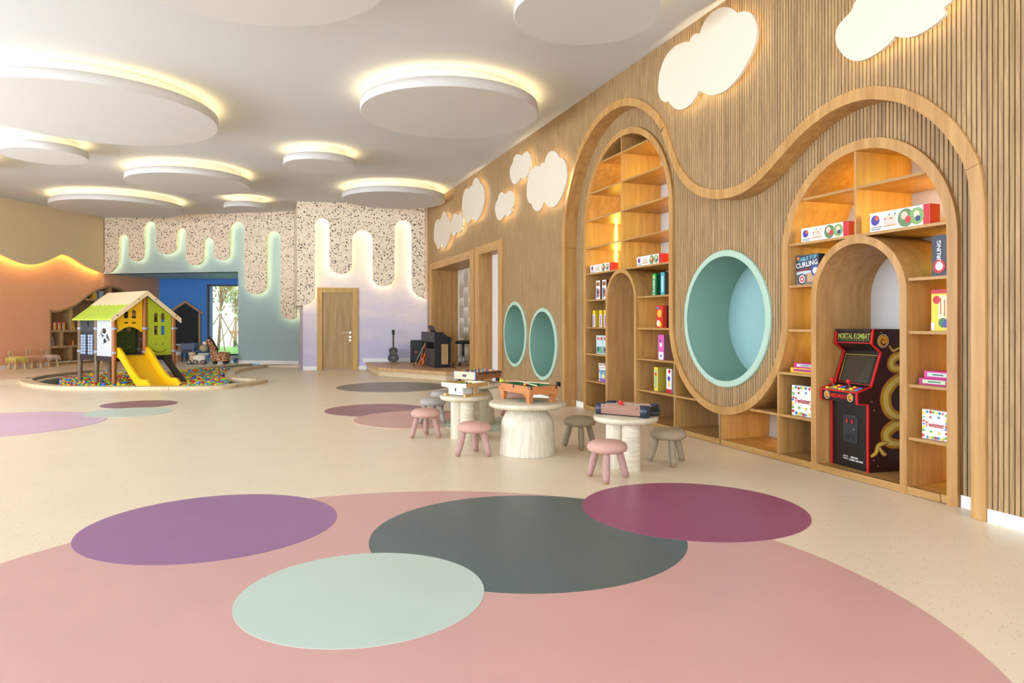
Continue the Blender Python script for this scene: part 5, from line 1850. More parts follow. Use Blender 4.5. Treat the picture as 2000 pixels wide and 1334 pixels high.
def post(x, y, z1, m):
    mb = MB(m); mb.cyl((x, y, 0), (x, y, z1), 0.048, n=18)
    p = mb.build('post', H)
    for z in (DK + 0.06, DK + 0.56):
        mb = MB(CLAMP); mb.cyl((x, y, z), (x, y, z + 0.045), 0.06, n=14); mb.box(x + 0.05, x + 0.085, y - 0.02, y + 0.02, z + 0.004, z + 0.04); mb.box(x - 0.02, x + 0.02, y + 0.05, y + 0.085, z + 0.004, z + 0.04)
        mb.build('clamp', p)
    return p
for x, y, z1, m in ((0, 0, EV - 0.03, POSTO), (GW / 2, 0, PKZ - 0.08, POSTO), (GW, 0, EV - 0.03, POSTO), (0, SL / 2, EV - 0.03, POSTB), (0, SL, EV - 0.03, POSTB),
                    (GW, SL / 2, EV - 0.03, POSTB), (GW, SL, EV - 0.03, POSTB), (GW / 2, SL, PKZ - 0.08, POSTB)):
    post(x, y, z1, m)
mb = MB(DKM); mb.box(-0.02, GW + 0.02, -0.02, SL + 0.02, DK - 0.1, DK); mb.build('deck', H)

def panel_with_holes(name, outline, holes, M, thick, mat):
    """flat panel in the (a, b) plane of M with cut-outs"""
    bm = bmesh.new()
    es = []
    for loop in [outline] + holes:
        vs = [bm.verts.new((p[0], p[1], 0)) for p in loop]
        es += [bm.edges.new((vs[i], vs[(i + 1) % len(vs)])) for i in range(len(vs))]
    bmesh.ops.triangle_fill(bm, edges=es, use_beauty=True)
    r = bmesh.ops.extrude_face_region(bm, geom=list(bm.faces))
    bmesh.ops.translate(bm, verts=[v for v in r['geom'] if isinstance(v, bmesh.types.BMVert)], vec=(0, 0, thick))
    bmesh.ops.transform(bm, matrix=M, verts=bm.verts)
    bmesh.ops.recalc_face_normals(bm, faces=bm.faces)
    me = bpy.data.meshes.new(name); bm.to_mesh(me); bm.free()
    me.materials.append(mat)
    o = bpy.data.objects.new(name, me); COL.objects.link(o); o.parent = H
    return o
def win(cx, z0, z1, w, arch=True):
    if not arch:
        return [(cx - w / 2, z0), (cx + w / 2, z0), (cx + w / 2, z1), (cx - w / 2, z1)]
    return [(cx - w / 2, z0), (cx + w / 2, z0)] + [(cx + w / 2 * math.cos(t), z1 - w / 2 + w / 2 * math.sin(t)) for t in [PI * i / 8 for i in range(9)]]
MG = Matrix(((1, 0, 0, 0), (0, 0, 1, -0.012), (0, 1, 0, 0), (0, 0, 0, 1)))         # gable plane: a = x, b = z
MGb = Matrix(((1, 0, 0, 0), (0, 0, 1, SL - 0.012), (0, 1, 0, 0), (0, 0, 0, 1)))
MS = Matrix(((0, 0, 1, -0.012), (1, 0, 0, 0), (0, 1, 0, 0), (0, 0, 0, 1)))          # side plane: a = y, b = z
zt_ = lambda x: EV - 0.04 + (PKZ - EV - 0.02) * (1 - abs(x - GW / 2) / (GW / 2))
arcb = [(0.055 + (GW / 2 - 0.11) * (1 - i / 10), DK + 0.50 + 0.12 * math.sin(PI * i / 10)) for i in range(11)]
panel_with_holes('gable_panel', [(0.055, zt_(0.055)), (GW / 2 - 0.055, zt_(GW / 2 - 0.055))] + arcb,
                 [win(GW / 4 - 0.075, DK + 0.80, DK + 0.98, 0.085), win(GW / 4 + 0.085, DK + 0.80, DK + 0.98, 0.085), win(GW / 4 - 0.075, DK + 0.69, DK + 0.72, 0.08, False), win(GW / 4 + 0.085, DK + 0.69, DK + 0.72, 0.08, False)], MG, 0.024, YEL)['label'] = 'yellow panel with arched windows over the slide'
gp = panel_with_holes('gable_panel', [(GW / 2 + 0.055, DK - 0.02), (GW - 0.055, DK - 0.02), (GW - 0.055, zt_(GW - 0.055)), (GW / 2 + 0.055, zt_(GW / 2 + 0.055))],
                 [win(GW * .75 - 0.075, DK + 0.72, DK + 0.92, 0.085), win(GW * .75 + 0.075, DK + 0.72, DK + 0.92, 0.085), win(GW * .75 - 0.075, DK + 0.44, DK + 0.64, 0.08, False), win(GW * .75 + 0.075, DK + 0.44, DK + 0.64, 0.08, False)], MG, 0.024, LIME)
gp['label'] = 'lime panel with windows and a smiling face'
def smile(y, cx, zc, r, mat, parent):
    mb = MB(mat)
    mb.tube([(cx + r * math.cos(math.radians(a)), y, zc + r * 0.75 * math.sin(math.radians(a))) for a in range(205, 340, 9)], 0.007, 6)
    mb.ball((cx - r * 0.45, y, zc + 0.05), 0.014, n=8, m=6); mb.ball((cx + r * 0.45, y, zc + 0.05), 0.014, n=8, m=6)
    mb.build('smile', parent)
smile(-0.014, GW * .75, DK + 0.19, 0.17, plain('smile_dark', (70, 84, 16), 0.5), gp)
bp_ = panel_with_holes('gable_panel', [(GW / 2 + 0.06, DK), (GW - 0.05, DK), (GW - 0.05, EV - 0.05), (GW / 2 + 0.06, PKZ - 0.16)],
                 [win(0.86, DK + 0.5, DK + 0.66, 0.085, False), win(1.04, DK + 0.5, DK + 0.66, 0.085, False), win(0.86, DK + 0.72, DK + 0.88, 0.08), win(1.04, DK + 0.72, DK + 0.88, 0.08)], MGb, 0.024, OLIVE)
bp_['label'] = 'olive rear panel with a smiling face seen through the doorway'
smile(SL - 0.016, 0.95, DK + 0.22, 0.15, plain('smile_pale', (190, 196, 150), 0.5), bp_)
# side panels
xw = panel_with_holes('side_panel', [(0.05, DK - 0.03), (SL / 2 - 0.05, DK - 0.03), (SL / 2 - 0.05, EV - 0.04), (0.05, EV - 0.04)],
                 [[(0.77 - (x - 555) / 167 * 0.72, DK + 0.82 - (y_ - 455) / 500 * 0.85) for x, y_ in lp] for lp in
                  ([(605, 642), (608, 606), (630, 585), (652, 606), (656, 636), (636, 662)], [(588, 638), (598, 640), (630, 684), (617, 722)],
                   [(664, 648), (694, 742), (680, 754), (650, 694)], [(622, 738), (639, 710), (664, 754), (622, 792)])], MS, 0.024, WPAN)
xw['label'] = 'white panel with a crossed diamond window'
sb = panel_with_holes('side_panel', [(SL / 2 + 0.05, DK + 0.5), (SL - 0.05, DK + 0.5), (SL - 0.05, EV - 0.14), (SL - 0.12, EV - 0.05), (SL / 2 + 0.12, EV - 0.05), (SL / 2 + 0.05, EV - 0.14)],
                 [[(SL * .75 - 0.03 + 0.05 * math.cos(2 * PI * i / 14), DK + 0.68 + 0.05 * math.sin(2 * PI * i / 14)) for i in range(14)]], MS, 0.024, SLATE)
sb['label'] = 'slate panel with a round peephole over the counting beads'
mb = MB(SLATE); mb.box(0.03, 0.05, SL / 2 + 0.05, SL - 0.05, DK, DK + 0.5); mb.build('bead_board', H)
bead_m = plain('bead_grey', (170, 182, 206), 0.35)
for cidx, yy in enumerate((0.99, 1.12, 1.34, 1.47)):
    mb = MB(DARK); mb.cyl((-0.02, yy, DK), (-0.02, yy, DK + 0.5), 0.008, n=8); rd = mb.build('bead_rod', H)
    for k in range(7):
        mb = MB(bead_m); mb.ball((-0.02, yy, DK + 0.045 + k * 0.062), 0.036, n=12, m=8); mb.build('counting_bead', rd)
mb = MB(DKM); mb.box(-0.03, 0.0, 0.05, SL - 0.05, DK - 0.1, DK - 0.01); mb.build('deck_beam', H)
mb = MB(DKM); mb.box(GW, GW + 0.03, 0.05, SL - 0.05, DK - 0.1, DK - 0.01); mb.build('deck_beam', H)
# roof: two slopes of boards
hx, hz = GW / 2 + 0.10, PKZ - EV + 0.08
def roof_slope(sgn, a, b, mat, name, y0=-0.10, y1=SL + 0.12, lift=0.0, nribs=0):
    x0, x1 = GW / 2 - sgn * hx * a, GW / 2 - sgn * hx * b
    z0, z1 = PKZ - hz * a + lift, PKZ - hz * b + lift
    mb = MB(mat)
    mb.prism([(x0, y0, z0), (x1, y0, z1), (x1, y0, z1 + 0.03), (x0, y0, z0 + 0.03)], (0, y1 - y0, 0))
    o = mb.build(name, H)
    for k in range(nribs):
        yy = y0 + (y1 - y0) * (k + 0.5) / nribs
        mb = MB(mat)
        mb.prism([(x0, yy - 0.05, z0 + 0.03), (x1, yy - 0.05, z1 + 0.03), (x1, yy - 0.05, z1 + 0.04), (x0, yy - 0.05, z0 + 0.04)], (0, 0.1, 0))
        mb.build('roof_rib', o)
    return o
roof_slope(1, 0.0, 0.5, CREAM, 'roof_slope')
roof_slope(1, 0.48, 1.02, LGREEN, 'roof_slope', lift=-0.012, nribs=9)
roof_slope(-1, 0.0, 1.0, CREAM, 'roof_slope')
for sgn in (1, -1):
    mb = MB(CREAM)
    mb.prism([(GW / 2, -0.13, PKZ - 0.07), (GW / 2 - sgn * hx * 1.02, -0.13, PKZ - hz * 1.02 - 0.07), (GW / 2 - sgn * hx * 1.02, -0.13, PKZ - hz * 1.02 + 0.035), (GW / 2, -0.13, PKZ + 0.035)], (0, 0.03, 0))
    bb = mb.build('barge_board', H)
    mb = MB(DARK)
    for q in (0.25, 0.85):
        mb.cyl((GW / 2 - sgn * hx * q, -0.135, PKZ - hz * q - 0.01), (GW / 2 - sgn * hx * q, -0.128, PKZ - hz * q - 0.01), 0.014, n=10)
    mb.build('bolts', bb)
# slide, straight out of the gable between the first two posts
prof = [(0.05, DK + 0.02), (-0.10, DK + 0.01), (-0.28, DK - 0.10), (-0.62, DK - 0.36), (-0.98, DK - 0.58), (-1.22, ZB - 0.03), (-1.45, ZB - 0.06)]
prof = catmull(prof, 5)
xa, xb_ = 0.07, GW / 2 + 0.02
mb = MB(YEL)
def sl(x, off):
    return [(x, y, z + off) for y, z in prof]
flare = [0.17 if i < len(prof) * 0.85 else 0.17 - 0.11 * (i - len(prof) * 0.85) / (len(prof) * 0.15) for i in range(len(prof))]
edge = lambda x, dz: [(x, y, z + f + dz) for (y, z), f in zip(prof, flare)]
mb.ribbon(sl(xa + 0.05, 0), sl(xb_ - 0.05, 0)); mb.ribbon(edge(xa + 0.015, 0), sl(xa + 0.05, 0)); mb.ribbon(sl(xb_ - 0.05, 0), edge(xb_ - 0.015, 0))
mb.ribbon(edge(xa - 0.03, 0.0), edge(xa + 0.015, 0)); mb.ribbon(edge(xb_ - 0.015, 0), edge(xb_ + 0.03, 0.0))
mb.ribbon([(x, y, z) for x, y, z in edge(xa - 0.03, 0.0)], sl(xa - 0.03, -0.04)); mb.ribbon(edge(xb_ + 0.03, 0.0), sl(xb_ + 0.03, -0.04))
mb.ribbon(sl(xa - 0.03, -0.04), sl(xb_ + 0.03, -0.04))
sl_o = mb.build('slide', H)
# black climbing plank at the far corner
mb = MB(BLACK)
mb.prism([(GW - 0.28, -0.05, DK - 0.08), (GW - 0.28, -0.95, ZB - 0.12), (GW - 0.28, -0.95, ZB - 0.04), (GW - 0.28, -0.05, DK)], (0.12, 0, 0))
o = mb.build('climbing_plank', H)

# ================================================================== BALLS
cols = [('red', (196, 26, 34)), ('yellow', (246, 196, 20)), ('blue', (36, 116, 206)), ('green', (124, 190, 36))]
BM = [plain('pit_ball_' + n, c, 0.3) for n, c in cols]
def inside(x, y, poly):
    r = False
    for (x0, y0), (x1, y1) in zip(poly, poly[1:] + poly[:1]):
        if (y0 > y) != (y1 > y) and x < (x1 - x0) * (y - y0) / (y1 - y0) + x0:
            r = not r
    return r
pin = pit
def px_of(x, y, z):
    d = x * S_ + y * C_; l = x * C_ - y * S_
    return 1000 + F * l / d, HZ - F * (z - EYE) / d, d
R = 0.042
rb = random.Random(11)
cand = []
xs = [p[0] for p in pit]; ys = [p[1] for p in pit]
Minv = Matrix.Translation(-Vector(H.location))
ch, sh = math.cos(-rzH), math.sin(-rzH)
yy = min(ys)
row = 0
while yy < max(ys):
    xx = min(xs) + (R if row % 2 else 0)
    while xx < max(xs):
        x, y = xx + rb.uniform(-.012, .012), yy + rb.uniform(-.012, .012)
        ok = inside(x, y, pin) and all(inside(x + a, y + b, pin) for a, b in ((R * 1.3, 0), (-R * 1.3, 0), (0, R * 1.3), (0, -R * 1.3)))
        if ok:
            px, py, d = px_of(x, y, -0.02)
            dx, dy = x - H.location.x, y - H.location.y
            lx, ly = dx * ch - dy * sh, dx * sh + dy * ch
            onpost = any(math.hypot(lx - a, ly - b) < 0.09 for a in (0, GW / 2, GW) for b in (0, SL / 2, SL))
            onslide = (0.0 < lx < GW / 2 + 0.1 and -1.5 < ly < -0.85) or (GW - 0.32 < lx < GW - 0.1 and -1.0 < ly < -0.6)
            if 118 < px < 446 and not onpost and not onslide:
                heap = 0.06 * max(0, min(1, (px - 330) / 60))
                z = -0.055 + heap + rb.uniform(-.02, .022)
                cand.append((d, px, py, x, y, z))
        xx += 2 * R * 1.02
    yy += 2 * R * 0.9
    row += 1
mb0 = MB(BM[0]); 
def ico(mb, c, r):
    mb.ball(c, r, n=10, m=6)
protoM = []
for m in BM:
    q = MB(m); q.ball((0, 0, 0), R, n=14, m=9)
    o = q.build('pit_ball'); protoM.append(o.data); bpy.data.objects.remove(o)
cand.sort()
# those the picture shows most of: out in the open, right of the house or just left of it
vis = [c for c in cand if (c[1] > 338 or c[1] < 300)]
vis.sort(key=lambda c: (0 if c[1] > 338 else 1, c[0]))
head = set(id(c) for c in vis[:190] ) | set(id(c) for c in sorted([c for c in vis if c[1] < 300], key=lambda c: -c[4])[:0]) | set(id(c) for c in [c for c in sorted(vis) if c[1] < 300][:100])
stuff = MB(BM[0])
for c in cand:
    k = rb.randrange(4)
    if id(c) in head:
        o = bpy.data.objects.new('pit_ball', protoM[k]); COL.objects.link(o)
        o.location = c[3:6]
        where = 'behind the slide' if c[1] > 338 else 'under the playhouse'
        tag(o, '%s plastic ball among the balls %s' % (cols[k][0], where), 'ball', '%s balls %s' % (cols[k][0], where))
    else:
        stuff.use(BM[k]); ico(stuff, c[3:6], R)
o = stuff.build('pit_balls', kind='stuff')
o['label'] = 'crowd of coloured plastic balls filling the ball pit'
o['category'] = 'balls'

# ================================================================== TOY BOOKCASE ON THE ORANGE WALL
DEP = 0.3
PK_ = Plane(tuple(PCl.pt(0, 0, 0.012))[:2], tuple(PCl.pt(1, 0, 0.012))[:2])
top = catmull([PK_.sz(x, y) for x, y in top_px], 4)
uL_, uR_ = top[0][0], top[-1][0]                # u grows towards the camera: left edge has the larger u
um = (uL_ + uR_) / 2
tb = thing('toy_bookcase', 'oak toy bookcase with a hill shaped top against the orange wall', 'bookcase', tuple(PK_.pt(um, 0))[:2] + (ZP,), math.atan2(-PK_.d.y, -PK_.d.x))
# local: x to the right along the wall, y into the wall, z up
T = [(um - u, z - ZP) for u, z in top]
OAKT = wood('toy_oak', (166, 130, 88), (192, 156, 110), (8, 8, 3), 0.5)
Tin = [(x, z - 0.06) for x, z in T]
mb = MB(OAKT)
a = [(x, -0.0, z) for x, z in T]; b = [(x, -0.0, z) for x, z in Tin]; c = [(x, DEP - 0.01, z) for x, z in T]; d = [(x, DEP - 0.01, z) for x, z in Tin]
mb.ribbon(a, b, False); mb.ribbon(a, c); mb.ribbon(b, d)
mb.build('top_board', tb)
xl, xr = T[0][0], T[-1][0]
zL, zR = T[0][1], T[-1][1]
for x0, x1, z1 in ((xl, xl + 0.06, zL - 0.02), (xr - 0.06, xr, zR - 0.02)):
    mb = MB(OAKT); mb.box(x0, x1, 0.0, DEP - 0.01, 0, z1); mb.build('side', tb)
mb = MB(plain('toy_back', (150, 116, 78), 0.6))
mb.add([(x, DEP - 0.012, 0) for x, z in Tin] + [(x, DEP - 0.012, z) for x, z in Tin], [(i, i + 1, len(Tin) + i + 1, len(Tin) + i) for i in range(len(Tin) - 1)])
mb.build('back', tb)
lx = lambda px, py: (um - PK_.sz(px, py)[0], PK_.sz(px, py)[1] - ZP)
def hz_at(x):
    best = 0.3
    for (x0, z0), (x1, z1) in zip(Tin[:-1], Tin[1:]):
        if x0 <= x <= x1: best = z0 + (z1 - z0) * (x - x0) / (x1 - x0)
    return best
rows = [lx(150, 708)[1] + 0.05, lx(120, 676.5)[1], lx(120, 646)[1], lx(185, 585)[1]]
rows[0] = 0.07
def clip_x(z):
    xs_ = [x for x, zz in Tin if zz > z]
    return (min(xs_), max(xs_)) if xs_ else (0, 0)
for z in rows[1:]:
    q0, q1 = clip_x(z)
    mb = MB(OAKT); mb.box(max(xl + 0.05, q0), min(xr - 0.05, q1), 0.0, DEP - 0.012, z - 0.045, z + 0.02); mb.build('shelf', tb)
mb = MB(OAKT); mb.box(xl + 0.05, xr - 0.05, 0.0, DEP - 0.012, 0.0, 0.07); mb.build('plinth', tb)
for px, r0, r1 in ((140, 0, 1), (200, 0, 1), (255, 0, 1), (122, 1, 2), (170, 1, 2), (235, 1, 2), (140.5, 2, 9), (200, 2, 3), (262, 2, 9), (216.5, 3, 9)):
    x = lx(px, 640)[0]
    z0 = rows[r0] + (0.02 if r0 else 0); z1 = rows[r1] - 0.045 if r1 < 9 else hz_at(x)
    mb = MB(OAKT); mb.box(x - 0.03, x + 0.03, 0.0, DEP - 0.012, z0, z1 + 0.01); mb.build('divider', tb)
Mtb = Matrix.Translation(tb.location) @ Matrix.Rotation(tb.rotation_euler.z, 4, 'Z')
rtb = tb.rotation_euler.z
def toy(name, label, cat, px, row, y=0.04, group=None):
    x = lx(px, 640)[0]
    return thing(name, label, cat, Mtb @ Vector((x, y, rows[row] + 0.021)), rtb, group)
t = toy('toy_xylophone', 'red and white toy rack with upright bars on the toy bookcase', 'toy', 118, 2)
mb = MB(REDP); mb.box(-0.24, 0.24, 0, 0.07, 0.21, 0.235); mb.build('rail', t)
for k in range(9):
    mb = MB([REDP, WHITE, YEL][k % 3]); x = -0.21 + 0.0525 * k; mb.box(x - 0.014, x + 0.014, 0.01, 0.05, 0.0, 0.21); mb.build('bar', t)
for k, (px, row, c, lab) in enumerate(((188, 3, (244, 196, 40), 'yellow toy box on the top shelf of the toy bookcase'), (201, 3, (150, 180, 210), 'pale blue patterned toy box on the top shelf'),
                                       (230, 3, (110, 150, 200), 'blue patterned toy box under the crest of the toy bookcase'), (277, 1, (80, 140, 200), 'colourful toy box seen through the playhouse'))):
    t = toy('toy_box', lab, 'toy box', px, row)
    mb = MB(plain('toybox_%d' % k, c, 0.5)); mb.box(-0.07, 0.07, 0, 0.12, 0, (0.2, 0.25, 0.17, 0.17)[k]); bxo = mb.build('box', t)
    mb = MB(); rr = random.Random(k)
    for j in range(14):
        mb.use(BM[j % 4] if j % 5 else WHITE); x, z = rr.uniform(-.055, .035), rr.uniform(0.01, (0.16 if k == 0 else 0.21 if k == 1 else 0.13)); mb.add([(x, -0.001, z), (x + 0.025, -0.001, z), (x + 0.025, -0.001, z + 0.025), (x, -0.001, z + 0.025)], [(0, 1, 2, 3)])
    mb.build('print', t)
for k, (px, row, c, lab) in enumerate(((147, 2, (244, 190, 30), 'yellow skittle shaped toy beside the playhouse roof'), (158, 2, (206, 44, 36), 'red skittle shaped toy beside the playhouse roof'),
                                       (140, 1, (206, 44, 36), 'red peg doll on the middle shelf'), (133, 1, (120, 70, 40), 'brown peg doll on the middle shelf'), (147, 1, (226, 160, 40), 'orange peg doll on the middle shelf'))):
    t = toy('peg_toy', lab, 'toy', px, row, 0.08)
    s = 0.9 if row == 1 else 1.7
    mb = MB(plain('peg_%d' % k, c, 0.4)); mb.lathe([(0.001, 0), (0.04 * s, 0), (0.036 * s, 0.02 * s), (0.016 * s, 0.08 * s), (0.02 * s, 0.1 * s), (0.001, 0.105 * s)], 16); mb.build('body', t)
    mb = MB(plain('peg_%d' % k, c, 0.4)); mb.ball((0, 0, 0.115 * s), 0.026 * s, n=14, m=8); mb.build('head', t)
t = toy('picture_book', 'pale picture book leaning at the left end of the toy bookcase', 'book', 110, 1)
mb = MB(plain('book_cover', (200, 180, 196), 0.5)); mb.prism([(-0.045, 0.02, 0.0), (-0.02, 0.02, 0.0), (-0.055, 0.02, 0.25), (-0.08, 0.02, 0.25)], (0, 0.2, 0)); mb.build('cover', t)

# ================================================================== FUR STOOLS
FURW = wood('fur_leg', (200, 160, 112), (222, 186, 140), (10, 10, 2), 0.5)
def fur_stool(label, px, off, fur, ears):
    Q = Plane(tuple(PCl.pt(0, 0, off))[:2], tuple(PCl.pt(1, 0, off))[:2])
    p = Q.pt(Q.sz(px, 700)[0], ZP)
    t = thing('fur_stool', label, 'stool', p, rtb, 'furry animal stools by the orange wall')
    t.scale = (0.82, 0.82, 0.92)
    for x, y in ((-0.17, -0.11), (0.17, -0.11), (-0.17, 0.11), (0.17, 0.11)):
        mb = MB(FURW); mb.cyl((x * 1.1, y * 1.1, 0), (x * 0.9, y * 0.9, 0.26), 0.045, 0.024, 12); mb.build('leg', t)
    fm = plain('fur_%d_%d_%d' % fur, fur, 0.95, spec=0.1, vary=0.15, vscale=40)
    mb = MB(fm); mb.rbox(-0.22, 0.22, -0.16, 0.16, 0.25, 0.33, 0.07); mb.build('seat', t)
    mb = MB(fm); rr = random.Random(px)
    for k in range(420):
        a = rr.uniform(0, 2 * PI)
        if k < 300:
            x, y = 0.225 * math.cos(a), 0.165 * math.sin(a)
            x = max(-0.22, min(0.22, x * 1.35)); y = max(-0.16, min(0.16, y * 1.35))
            z = rr.uniform(0.27, 0.335)
            tip = Vector((x * 1.16 + rr.uniform(-.02, .02), y * 1.2 + rr.uniform(-.02, .02), z - rr.uniform(0.06, 0.15)))
        else:
            x, y, z = rr.uniform(-.2, .2), rr.uniform(-.14, .14), 0.328
            tip = Vector((x + rr.uniform(-.03, .03), y + rr.uniform(-.03, .03), z + rr.uniform(0.01, 0.03)))
        c = Vector((x, y, z)); dd = (tip - c).normalized(); u = dd.orthogonal().normalized(); v = dd.cross(u)
        mb.add([c + u * 0.012, c - u * 0.006 + v * 0.01, c - u * 0.006 - v * 0.01, tip], [(0, 1, 3), (1, 2, 3), (2, 0, 3)])
    mb.build('fur', t, kind='stuff')
    for x, w, h, zr in ears:
        mb = MB(FURW); mb.cyl((x, 0.14, 0.28), (x, 0.15, 0.28 + h * 0.5), 0.02, n=10); mb.rbox(x - w / 2, x + w / 2, 0.135, 0.165, 0.28 + h * (1 - zr), 0.28 + h, min(w, h * zr) * 0.45, axis='y'); mb.build('backrest', t)
    return t
fur_stool('stool with shaggy yellow fur and wooden ears by the orange wall', 33, 0.30, (232, 214, 130), ((-0.12, 0.08, 0.25, 0.6), (0.0, 0.06, 0.2, 0.5)))
fur_stool('stool with pinkish brown fur and rabbit ears, middle of the three', 65, 0.30, (222, 178, 146), ((-0.1, 0.055, 0.27, 0.9), (0.03, 0.055, 0.27, 0.9)))
fur_stool('stool with pale pink fur and round wooden ears beside the toy bookcase', 98, 0.30, (226, 200, 184), ((-0.16, 0.12, 0.27, 0.45), (0.02, 0.2, 0.2, 0.5)))
fur_stool('cream fur stool glimpsed under the playhouse deck, left', 200, 0.45, (226, 210, 186), ())
fur_stool('cream fur stool glimpsed under the playhouse deck, right', 236, 0.45, (220, 200, 180), ())

# ================================================================== BLUE ROOM
bb = thing('blackboard', 'house shaped blackboard with oak frame on the blue wall', 'blackboard', tuple(PBW.pt(PBW.sz(365, 650)[0], 0, 0.02))[:2] + (ZP,), math.atan2(-PBW.d.y, -PBW.d.x))
uc = PBW.sz(365, 650)[0]
bw = lambda px, py: (uc - PBW.sz(px, py)[0], PBW.sz(px, py)[1] - ZP)
x0, x1 = bw(337, 610)[0], bw(389, 610)[0]
xm = (x0 + x1) / 2
zs, zp_ = bw(389, 611)[1], bw(362, 592)[1]
mb = MB(plain('chalk_black', (30, 32, 34), 0.7, vary=0.1)); mb.prism([(x0, -0.02, 0.25), (x1, -0.02, 0.25), (x1, -0.02, zs), (xm, -0.02, zp_), (x0, -0.02, zs)], (0, 0.015, 0)); mb.build('board', bb)
for pts in ([(x1, 0.2), (x1 + 0.07, 0.2), (x1 + 0.07, zs), (x1, zs)], [(x0 - 0.07, 0.2), (x0, 0.2), (x0, zs), (x0 - 0.07, zs)], [(x0, 0.18), (x1, 0.18), (x1, 0.25), (x0, 0.25)],
            [(xm, zp_), (xm, zp_ + 0.09), (x1 + 0.18, zs + 0.0), (x1 + 0.13, zs - 0.05)], [(xm, zp_), (xm, zp_ + 0.09), (x0 - 0.18, zs + 0.0), (x0 - 0.13, zs - 0.05)]):
    mb = MB(OAK); mb.prism([(x, -0.035, z) for x, z in pts], (0, 0.03, 0)); mb.build('frame_board', bb)

def kid_chair(label, px, py, rot, m, seatm=None):
    t = thing('child_chair', label, 'chair', on_z(px, py, ZP), rot - TH, "children's chairs in the blue room")
    for x, y, h in ((-0.17, -0.15, 0.28), (0.17, -0.15, 0.28), (-0.17, 0.16, 0.5), (0.17, 0.16, 0.5)):
        mb = MB(m); mb.box(x - 0.025, x + 0.025, y - 0.025, y + 0.025, 0, h); mb.build('leg', t, bevel=0.006)
    mb = MB(seatm or m); mb.rbox(-0.2, 0.2, -0.18, 0.18, 0.26, 0.31, 0.05); mb.build('seat', t)
    mb = MB(m); mb.rbox(-0.21, 0.21, 0.13, 0.18, 0.36, 0.56, 0.03, axis='y'); mb.build('backrest', t)
    return t
CHB, CHN = plain('chair_blue', (84, 138, 200), 0.5), plain('chair_slate', (76, 92, 122), 0.5)
kid_chair('slate blue child chair seen from behind, nearest in the blue room', 371, 705, PI, CHN)
kid_chair('bright blue child chair beside the window', 390, 703.5, PI * 0.75, CHB)
t = thing('child_table', 'white topped child table in front of the blackboard', 'table', on_z(352, 701, ZP))
mb = MB(WHITE); mb.lathe([(0.001, 0.5), (0.44, 0.5), (0.45, 0.49), (0.45, 0.47), (0.001, 0.46)], 40); mb.build('table_top', t)
mb = MB(OAK); mb.lathe([(0.001, 0), (0.2, 0), (0.2, 0.02), (0.1, 0.08), (0.09, 0.46)], 24); mb.build('pedestal', t)
t = thing('round_stool', 'white padded stool on wooden legs beside the playhouse', 'stool', on_z(341, 706.5, ZP))
mb = MB(plain('stool_cream', (234, 230, 222), 0.8)); mb.lathe([(0.001, 0.2), (0.17, 0.2), (0.2, 0.23), (0.2, 0.27), (0.15, 0.31), (0.001, 0.32)], 28); mb.build('seat', t)
for k in range(4):
    a = PI / 4 + k * PI / 2
    mb = MB(OAK); mb.cyl((0.14 * math.cos(a), 0.14 * math.sin(a), 0), (0.11 * math.cos(a), 0.11 * math.sin(a), 0.21), 0.03, 0.026, 10); mb.build('leg', t)
t = thing('round_head_chair', 'pale chair with a round tan headrest beside the giraffe', 'chair', on_z(398, 706, ZP))
mb = MB(plain('tan_ball', (206, 184, 150), 0.6)); mb.ball((0, 0, 0.42), 0.12, n=20, m=12); mb.build('headrest', t)
mb = MB(WHITE); mb.rbox(-0.16, 0.16, -0.15, 0.15, 0.2, 0.26, 0.04); mb.build('seat', t)
for x, y in ((-0.12, -0.1), (0.12, -0.1), (-0.12, 0.1), (0.12, 0.1)):
    mb = MB(CHB); mb.cyl((x, y, 0), (x, y, 0.2), 0.024, n=10); mb.build('leg', t)
mb = MB(CHB); mb.cyl((0, 0.1, 0.25), (0, 0.03, 0.36), 0.03, n=10); mb.build('neck', t)

# giraffe (faces left in view)
p = on_z(428, 711.8, ZP)
GT = thing('giraffe_seat', 'spotted plush giraffe ride on beside the ball pit', 'toy', p, -TH)
GM = spotted('giraffe_hide', (226, 180, 130), (110, 48, 26), 15)
mb = MB(GM); mb.rbox(-0.20, 0.27, -0.13, 0.13, 0.09, 0.36, 0.06, axis='y'); mb.build('body', GT, bevel=0.03)
mb = MB(GM); mb.tube(catmull([(-0.12, 0, 0.28), (-0.16, 0, 0.42), (-0.22, 0, 0.55), (-0.27, 0, 0.64)], 4), [0.115 - 0.0045 * i for i in range(13)], 16); mb.build('neck', GT)
mb = MB(GM); mb.ball((-0.30, 0, 0.655), 0.085, 1.15, 0.9, 0.9); hd = mb.build('head', GT)
mb = MB(plain('plush_white', (238, 232, 224), 0.9)); mb.ball((-0.405, 0, 0.615), 0.062, 1.2, 1.0, 0.85); mb.build('muzzle', hd)
for s in (-1, 1):
    mb = MB(plain('plush_brown', (60, 36, 26), 0.9)); mb.cyl((-0.28, 0.035 * s, 0.72), (-0.285, 0.04 * s, 0.78), 0.012, n=8); mb.ball((-0.285, 0.04 * s, 0.785), 0.02, n=10, m=6); mb.build('horn', hd)
    mb = MB(plain('plush_white', (238, 232, 224), 0.9)); mb.ball((-0.25, 0.095 * s, 0.70), 0.04, 0.6, 1.2, 0.5); mb.build('ear', hd)
    mb = MB(BLACK); mb.ball((-0.355, 0.06 * s, 0.675), 0.014, n=10, m=6); mb.build('eye', hd)
mb = MB(plain('plush_brown', (60, 36, 26), 0.9)); mb.tube([(-0.245, 0, 0.745), (-0.17, 0, 0.66), (-0.10, 0, 0.52), (-0.04, 0, 0.4)], 0.028, 8); mb.build('mane', GT)
